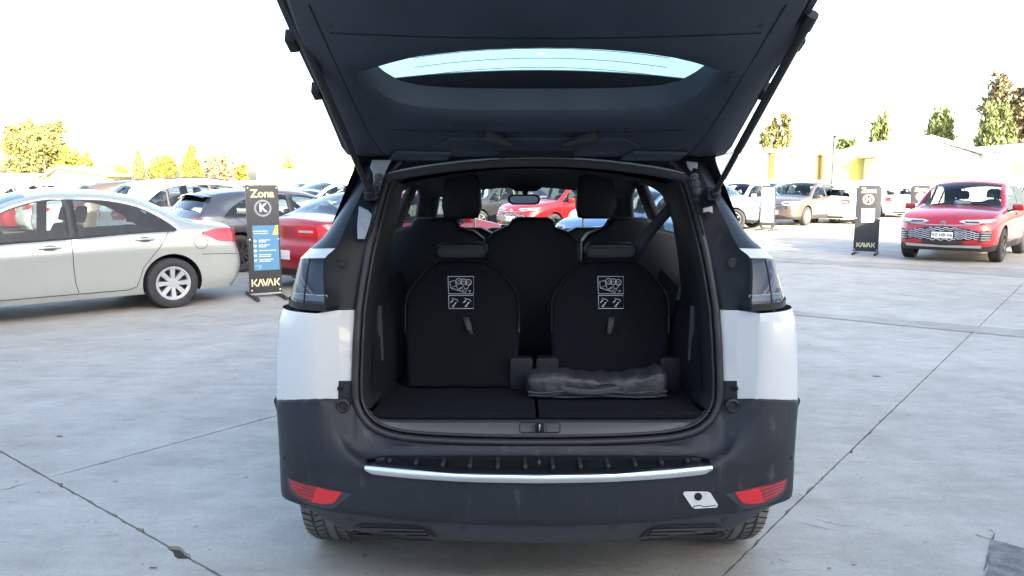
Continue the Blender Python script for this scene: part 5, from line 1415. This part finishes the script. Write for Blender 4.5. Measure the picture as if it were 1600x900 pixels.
# second row: three seats
for pix in ([(600, 600), (598, 380), (606, 362), (640, 353), (644, 344), (652, 341), (706, 341), (713, 345), (718, 356), (740, 362), (756, 374), (757, 600)],
            [(761, 600), (761, 374), (770, 364), (794, 353), (800, 344), (808, 340.5), (856, 340.5), (864, 344), (869, 356), (890, 364), (905, 376), (906, 600)],
            [(910, 600), (911, 378), (920, 366), (948, 355), (954, 345), (962, 341), (1012, 341), (1022, 346), (1028, 357), (1058, 364), (1072, 376), (1074, 600)]):
    o, _ = seat_panel('seat_backrest', pix, 3.86, 4.0, 600, 341, .16, M_LEATH, .02)
    pp = [at(u, v, 3.86 + .14 * (600 - v) / 259 - .003) for u, v in pix[1:4]]; hp('piping', tube('piping', pp, .003, M_STRAP, 5), o)
    pp = [at(u, v, 3.86 + .14 * (600 - v) / 259 - .003) for u, v in pix[8:11]]; hp('piping', tube('piping', pp, .003, M_STRAP, 5), o)
# front seats
for (uc, s_) in ((721, 1), (931, -1)):
    px = [(uc - 62, 600), (uc - 66, 390), (uc - 50, 366), (uc - 30, 356), (uc + 30, 356), (uc + 50, 366), (uc + 66, 390), (uc + 62, 600)]
    o, _ = seat_panel('seat_backrest', px, 4.5, 4.62, 600, 356, .16, M_LEATH, .025)
    hx = [(uc - 27, 340), (uc - 31, 322), (uc - 29, 296), (uc - 25, 278), (uc - 18, 271), (uc + 20, 271), (uc + 27, 278), (uc + 30, 300), (uc + 31.5, 324), (uc + 26, 340), (uc + 18, 342), (uc - 18, 342)]
    pts = [at(u, v, 4.6) for u, v in hx]; ho = hp('headrest', prism('headrest', [(p.x, p.z) for p in pts], .12, M_LEATH, .022, lambda p, w: (p[0], 4.58 + w, p[1]), seg=3, smooth=60), o)
    for du in (-20, 20): hp('headrest_post', tube('headrest_post', [at(uc + du, 338, 4.64), at(uc + du, 360, 4.64)], .007, M_CHROME, 8), o)
# dashboard, steering wheel, mirror and roof console
rows = [[Vector((XC + h, Y, z - .05 * (abs(h) / .7) ** 2)) for h in lin(-.74, .74, 17)] for Y, z in ((5.35, .8), (5.36, 1.06), (5.42, 1.12), (5.75, 1.13), (6.0, 1.09))]
hp('dashboard', grid('dashboard', rows, [M_DASH], smooth=50))
hp('instrument_hood', prism('instrument_hood', [(p.x, p.z) for p in [at(u, v, 5.4) for u, v in ((752, 372), (757, 360), (768, 356), (790, 356), (800, 362), (802, 372))]], .12, M_BLACK, .01, lambda p, w: (p[0], 5.4 + w, p[1])))
hp('centre_screen', prism('centre_screen', [(p.x, p.z) for p in [at(u, v, 5.3) for u, v in ((783, 372), (783, 351), (800, 351), (800, 372))]], .03, M_GLOSSBLACK, 0, lambda p, w: (p[0], 5.3 + w, p[1])))
c = at(768, 360, 5.1); st = lathe('steering_wheel', [(.165, 0), (.18, .016), (.195, 0), (.18, -.016), (.165, 0)], M_BLACK, 28); st.transform(Matrix.Translation(Vector((XC - .37, 5.12, 1.03))) @ Matrix.Rotation(R(-22), 4, 'X')); hp('steering_wheel', st)
px = [(793, 312), (794.5, 306), (800, 304), (838, 304), (843, 307), (844.5, 312), (842, 318), (836, 320), (801, 320), (795, 317)]
mp_ = [at(u, v, 5.15) for u, v in px]; rm = hp('rear_view_mirror', prism('rear_view_mirror', [(p.x, p.z) for p in mp_], .03, M_BLACK, .004, lambda p, w: (p[0], 5.15 + w, p[1])))
cx_ = sum(p.x for p in mp_) / 10; cz_ = sum(p.z for p in mp_) / 10
hp('mirror_glass', mesh('mirror_glass', [(cx_ + (p.x - cx_) * .86, 5.148, cz_ + (p.z - cz_) * .72) for p in mp_], [tuple(range(10))], [pm('mirror_glass', (.16, .18, .21), rough=.15, metal=1.0)]), rm)
hp('mirror_arm', tube('mirror_arm', [at(820, 306, 5.17), at(822, 296, 5.2), at(824, 288, 5.25)], .018, M_BLACK, 8), rm)
px = [(770, 268), (784, 280), (790, 290), (806, 299), (838, 299), (852, 290), (860, 280), (876, 268)]
hp('roof_console', prism('roof_console', [(p.x, p.z) for p in [at(u, v, 5.2) for u, v in px]], .25, M_LINING, .01, lambda p, w: (p[0], 5.18 + w, p[1])))
for (u0, u1) in ((700, 792), (850, 945)):
    hp('sun_visor', prism('sun_visor', [(p.x, p.z) for p in [at(u, v, 5.12) for u, v in ((u0, 262), (u0 + 2, 281), (u1 - 2, 283), (u1, 262))]], .02, M_LINING, .004, lambda p, w: (p[0], 5.12 + w, p[1])))
# windscreen frame inside: A pillars
for sd in (-1, 1):
    hp('windscreen_pillar', tube('windscreen_pillar', [W3((.60, 5.16, 1.53), sd), W3((.68, 5.6, 1.30), sd), W3((.74, 5.95, 1.1), sd)], [.05, .05, .05], M_LINING, 8))
    hp('grab_handle', tube('grab_handle', [W3(q, sd) for q in ((.60, 3.85, 1.545), (.58, 3.88, 1.515), (.58, 4.05, 1.512), (.60, 4.08, 1.54))], .009, M_BUMPG, 7))
    hp('grab_handle', tube('grab_handle', [W3(q, sd) for q in ((.60, 4.6, 1.545), (.58, 4.63, 1.515), (.58, 4.8, 1.512), (.60, 4.83, 1.54))], .009, M_BUMPG, 7))
    # inner pillar between the doors, door cards below the windows
    hp('door_card', grid('door_card', [[W3((.80, Y, .66), sd), W3((.80, Y, 1.0), sd), W3((.84, Y, 1.06), sd)] for Y in (3.6, 4.4, 5.3)], [M_LINING], smooth=50))
# seat belt hanging across the boot on the right, and one retracted on the left
def belt(pix, wd, nm='seat_belt'):
    P = [at(*p) for p in pix]; rows = []
    for i, p in enumerate(P):
        t = (P[min(i + 1, len(P) - 1)] - P[max(i - 1, 0)]).normalized(); s_ = t.cross(Vector((0, 1, 0))).normalized() * wd / 2
        rows.append([p - s_, p + s_])
    o = hp(nm, grid(nm, rows, [M_STRAP], smooth=60)); m = o.modifiers.new('thickness', 'SOLIDIFY'); m.thickness = .0025
    return o
belt([(1072, 292, 3.30), (1050, 322, 3.27), (1020, 356, 3.24), (1000, 384, 3.21), (986, 412, 3.22)], .047)
belt([(1078, 300, 3.2), (1076, 380, 3.15), (1066, 440, 3.12), (1060, 470, 3.1)], .02)
belt([(604, 330, 3.2), (601, 370, 3.15), (598, 400, 3.12)], .02)
for (u, v) in ((1078, 402), (601, 378)):
    p = at(u, v, 3.08); hp('belt_buckle', bevelled('belt_buckle', boxv(p.x, p.y, p.z, .022, .02, .05), BOXF, M_CHROME, .005, 2))

# --- tailgate, swung up
Q0 = Vector((XC, 2.92, 1.63)); TD = Vector((0, -math.cos(R(22)), math.sin(R(22)))); TN = Vector((0, -math.sin(R(22)), -math.cos(R(22))))  # TN points to the cargo side (down)
def tg(x, q, n=0.0): return Q0 + Vector((x, 0, 0)) + TD * q + TN * n
NQ = 72
outer = pch([(-.04, .58), (-.02, .66), (.03, .695), (.2, .705), (.6, .705), (1.0, .70), (1.15, .68), (1.25, .62), (1.3, .5)])
OUTL = []
half = [(0, -.045), (.2, -.045), (.4, -.043), (.55, -.04), (.68, -.045), (.712, -.02), (.72, .05), (.715, .15), (.71, .3), (.705, .45), (.705, .6), (.704, .75), (.70, .9), (.695, 1.05), (.67, 1.18), (.60, 1.26), (.4, 1.30), (.2, 1.31), (0, 1.312)]
WIN = [(0, .345), (.15, .345), (.29, .35), (.395, .365), (.46, .395), (.50, .45), (.53, .515), (.546, .57), (.549, .598), (.536, .617), (.505, .627), (.47, .638), (.425, .653), (.37, .669), (.305, .684), (.235, .698), (.16, .708), (.08, .714), (0, .716)]
def mir_loop(hf): return hf + [(-x, q) for x, q in hf[-2:0:-1]]
OL, WL = mir_loop(half), mir_loop(WIN)
def ring(t, n):    # t 0 = outline, 1 = window
    return [tg(a[0] + (b[0] - a[0]) * t, a[1] + (b[1] - a[1]) * t, n) for a, b in zip(OL, WL)]
prof = [(0.0, -.02), (0.0, .0), (.02, .012), (.09, .012), (.12, .020), (.14, .030), (.22, .034), (.5, .036), (.85, .034), (.95, .028), (1.0, .012), (1.02, -.03), (1.02, -.062)]
def closed_grid(name, rows, mat, sm=35):
    me = grid(name, rows, [mat], closed_u=True, smooth=sm); fixnormals(me); me.shade_smooth(); me.set_sharp_from_angle(angle=R(sm)); return me
M_GATE = pm('tailgate_trim', (.034, .043, .060), rough=.55, var=.18, vscale=5, bump=.12, bscale=420)
gate = hp('tailgate', closed_grid('tailgate', [ring(t, n) for t, n in prof], M_GATE))
me = closed_grid('outer_skin', [ring(0, -.02), ring(-.01, -.05), ring(.02, -.085), ring(.2, -.095), ring(.7, -.090), ring(1.0, -.066)], M_WHITE)
hp('outer_skin', me, gate)
glassv = ring(1.0, -.064); gq = len(glassv)
M_TINT = glassmat('tinted_glass', (.31, .385, .385), 1.5)
ctrq = (0, .53)
rows = [[tg(a[0] * (1 - t), a[1] + (ctrq[1] - a[1]) * t, -.064 - .02 * t * (2 - t)) for a in WL] for t in (0, .35, .7, .98)]
hp('rear_window', closed_grid('rear_window', rows, M_TINT), gate)
M_DEF = pm('defroster', (.01, .012, .012), rough=.9)
for k in range(5):
    q = .40 + k * .055; wq = .40 - (.05 if k == 0 else 0)
    hp('defroster_line', tube('defroster_line', [tg(x, q - .25 * .0 - .10 * (x / .45) ** 2 * .5, -.068 - .012 * (1 - (x / .45) ** 2)) for x in lin(-wq, wq, 15)], .0009, M_DEF, 4), gate)
hp('defroster_line', tube('defroster_line', [tg(-.235, .60, -.074), tg(-.235, .655, -.073)], .0009, M_DEF, 4), gate)
hp('defroster_line', tube('defroster_line', [tg(.235, .60, -.074), tg(.235, .655, -.073)], .0009, M_DEF, 4), gate)
# spoiler over the glass (outer side)
rows = []
for x in lin(-.66, .66, 25):
    e = (x / .66) ** 2; tip = .27 - .04 * e
    rows.append([tg(x, -.03, -.09), tg(x, tip * .55, -.135 + .02 * e), tg(x, tip, -.180 + .03 * e), tg(x, tip + .012, -.170 + .03 * e), tg(x, tip * .9, -.152 + .03 * e), tg(x, tip * .5, -.12 + .02 * e), tg(x, -.03, -.07)])
hp('spoiler', grid('spoiler', rows, [M_GLOSSBLACK], smooth=40), gate)
# panel step lines and pocket on the trim
for sd in (-1, 1):
    hp('trim_seam', tube('trim_seam', [tg(sd * x, q, .034) for x, q in ((.56, .02), (.585, .2), (.595, .45), (.60, .7), (.605, .95))], .003, M_GAP, 5), gate)
    hp('trim_edge', tube('trim_edge', [tg(sd * x, q, .0135) for x, q in ((.655, .03), (.672, .2), (.676, .45), (.676, .7), (.675, .95))], .004, M_SEAL, 5), gate)
    hp('gate_bumper', bevelled('gate_bumper', [tuple(tg(sd * .712 + a, q, n)) for n in (-.02, .02) for a, q in ((-.012, .70), (.018, .705), (.018, .76), (-.012, .765))], BOXF, M_RUBBER, .006, 2), gate)
    hp('gate_bumper', bevelled('gate_bumper', [tuple(tg(sd * .712 + a, q, n)) for n in (-.02, .02) for a, q in ((-.012, .42), (.016, .425), (.016, .47), (-.012, .475))], BOXF, M_RUBBER, .006, 2), gate)
    hp('hinge_cover', bevelled('hinge_cover', [tuple(tg(sd * .43 + a, q, n)) for n in (.034, .05) for a, q in ((-.12, .015), (.10, .015), (.12, .075), (-.08, .085))], BOXF, M_GATE, .012, 2), gate)
    # ribbed cable boots between roof and gate
    c0 = at(760 if sd < 0 else 930, 211, 2.71); c1 = at(800 if sd < 0 else 880, 227, 2.70); rr = []; pts = []
    for k in range(25):
        t = k / 24; pts.append(c0.lerp(c1, t)); rr.append((.030 - .022 * t ** .8) * (1 + .06 * (k % 2)))
    hp('cable_boot', tube('cable_boot', pts, rr, M_RUBBER, 12, smooth=80), gate)
    hp('hinge_arm', tube('hinge_arm', [tg(sd * .44, .01, .03), Vector((XC + sd * .44, 2.90, 1.615)), Vector((XC + sd * .44, 2.96, 1.625))], .012, M_DALLOY, 7), gate)
hp('gate_recess', bevelled('gate_recess', [tuple(tg(a, q, n)) for n in (.030, .045) for a, q in ((-.14, .015), (.14, .015), (.14, .085), (-.14, .085))], BOXF, M_GAP, .012, 2), gate)
hp('header_rail', prism('header_rail', [(-.33, .0), (.33, .0), (.37, .03), (.30, .10), (-.30, .10), (-.37, .03)], .008, M_GATE, .003, lambda p, w: tuple(tg(p[0], p[1] + .085, .034 + w))), gate)
for q, n_, w_ in ((.225, .0355, .50), (.80, .0355, .58)):
    hp('trim_seam', tube('trim_seam', [tg(x, q + .03 * (x / .6) ** 2, n_) for x in lin(-w_, w_, 17)], .0022, M_GAP, 5), gate)
for sd in (-1, 1):
    for (x, q) in ((.53, .10), (.555, .33), (.565, .62), (.57, .86), (.30, .26), (.645, .30), (.65, .62)):
        me = lathe('trim_clip', [(0, -.002), (.007, -.002), (.009, .002)], M_BLACK, 12); p = tg(sd * x, q, .036 if x < .6 else .016)
        me.transform(Matrix.Translation(p) @ Matrix.Rotation(R(68), 4, 'X')); hp('trim_clip', me, gate)
scuffs(M_GATE, (9, 14, 14), .60, .78, .10)
# gas struts
for (sd, a, b) in ((-1, at(579, 303, 2.80), at(452, 14, 2.12)), (1, at(1116, 303, 2.80), at(1268, 26, 2.10))):
    d_ = b - a; m1 = a + d_ * .38
    s_ = hp('gas_strut', tube('gas_strut', [a + d_ * .30, b - d_ * .03], .013, M_BLACK, 10))
    hp('strut_rod', tube('strut_rod', [a, a + d_ * .31], .0105, M_BLACK, 8), s_)
    hp('strut_end', tube('strut_end', [a - d_ * .015, a + d_ * .03], .019, M_BLACK, 8), s_)
    hp('strut_end', tube('strut_end', [b - d_ * .05, b + d_ * .01], .017, M_BLACK, 8), s_)
    hp('strut_bracket', bevelled('strut_bracket', boxv(a.x, a.y + .02, a.z, .05, .05, .05), BOXF, M_BLACK, .012, 2), s_)

# ---------------------------------------------------------------- the black bag on the boot floor (a thing of its own)
rb = random.Random(11)
from mathutils import noise as mn
def bag():
    x0, x1 = at(822, 600, 2.84).x, at(1042, 600, 2.84).x; cxb = (x0 + x1) / 2; wx = (x1 - x0) / 2
    rows = []; NU, NV = 56, 22
    for i in range(NU + 1):
        s_ = -1 + 2 * i / NU; row = []
        ends = (1 - abs(s_) ** 14) ** .5
        for j in range(NV):
            a = 6.28319 * j / NV; ca, sa = math.cos(a), math.sin(a)
            ex = lambda v, p: math.copysign(abs(v) ** p, v)
            y = .075 * ex(ca, .45) * (.55 + .45 * ends); z = .052 * ex(sa, .45) * (.5 + .5 * ends)
            sag = .022 * math.exp(-((s_ - .1) / .45) ** 2) if sa > 0 else 0
            n1 = mn.noise(Vector((s_ * 5, ca * 1.5, sa * 1.5 + 3))) * .010 + mn.noise(Vector((s_ * 16, ca * 4, sa * 4))) * .006 + abs(mn.noise(Vector((s_ * 9 + sa * 3, ca * 3, 7)))) * -.008
            up = max(0, sa)
            row.append(Vector((cxb + s_ * wx + n1 * .5, 2.865 + y + n1, .704 + .052 + z + (n1 * 1.2 - sag) * (1 if sa > -.3 else 0) + .02 * up * (abs(s_) > .55) * mn.noise(Vector((s_ * 4, 1, 1))))))
        rows.append(row)
    me = grid('bag', rows, [M_BAG], closed_u=True, smooth=None)
    bm = bmesh.new(); bm.from_mesh(me); bmesh.ops.holes_fill(bm, edges=[e for e in bm.edges if e.is_boundary]); bmesh.ops.recalc_face_normals(bm, faces=bm.faces)
    bm.to_mesh(me); bm.free(); me.shade_smooth(); me.set_sharp_from_angle(angle=R(55))
    root = empty('fabric_bag', (cxb, 2.865, .704)); tag(root, 'folded black nylon bag lying on the boot floor behind a raised seat', 'bag')
    b = link('pouch', me, root); b.location = -root.location
    sb = b.modifiers.new('smooth', 'SUBSURF'); sb.levels = 1; sb.render_levels = 1
    def add(nm, m): 
        o = link(nm, m, root); o.location = -root.location
    zz = [Vector((cxb + s_ * wx * .97, 2.788 + .010 * s_ ** 4 - .004 * math.sin(7 * s_), .735 + .004 * math.sin(9 * s_))) for s_ in lin(-1, 1, 30)]
    add('zip', tube('zip', zz, .004, M_STRAP, 6))
    zz = [Vector((cxb + s_ * wx * .97, 2.790 + .010 * s_ ** 4, .718 + .003 * math.sin(6 * s_ + 1))) for s_ in lin(-1, 1, 30)]
    add('hem', tube('hem', zz, .0035, M_BAG, 6))
    hd = [Vector((cxb + s_ * .11 - .03, 2.786 - .012 * (1 - s_ * s_), .752 - .012 * (1 - s_ * s_))) for s_ in lin(-1, 1, 14)]
    rws = [[p + Vector((0, 0, -.011)), p + Vector((0, -.004, .0)), p + Vector((0, 0, .011))] for p in hd]
    add('carry_handle', grid('carry_handle', rws, [M_STRAP], smooth=60))
M_BAG = pm('black_nylon', (.036, .038, .044), rough=.45, bump=.35, bscale=45)
bag()
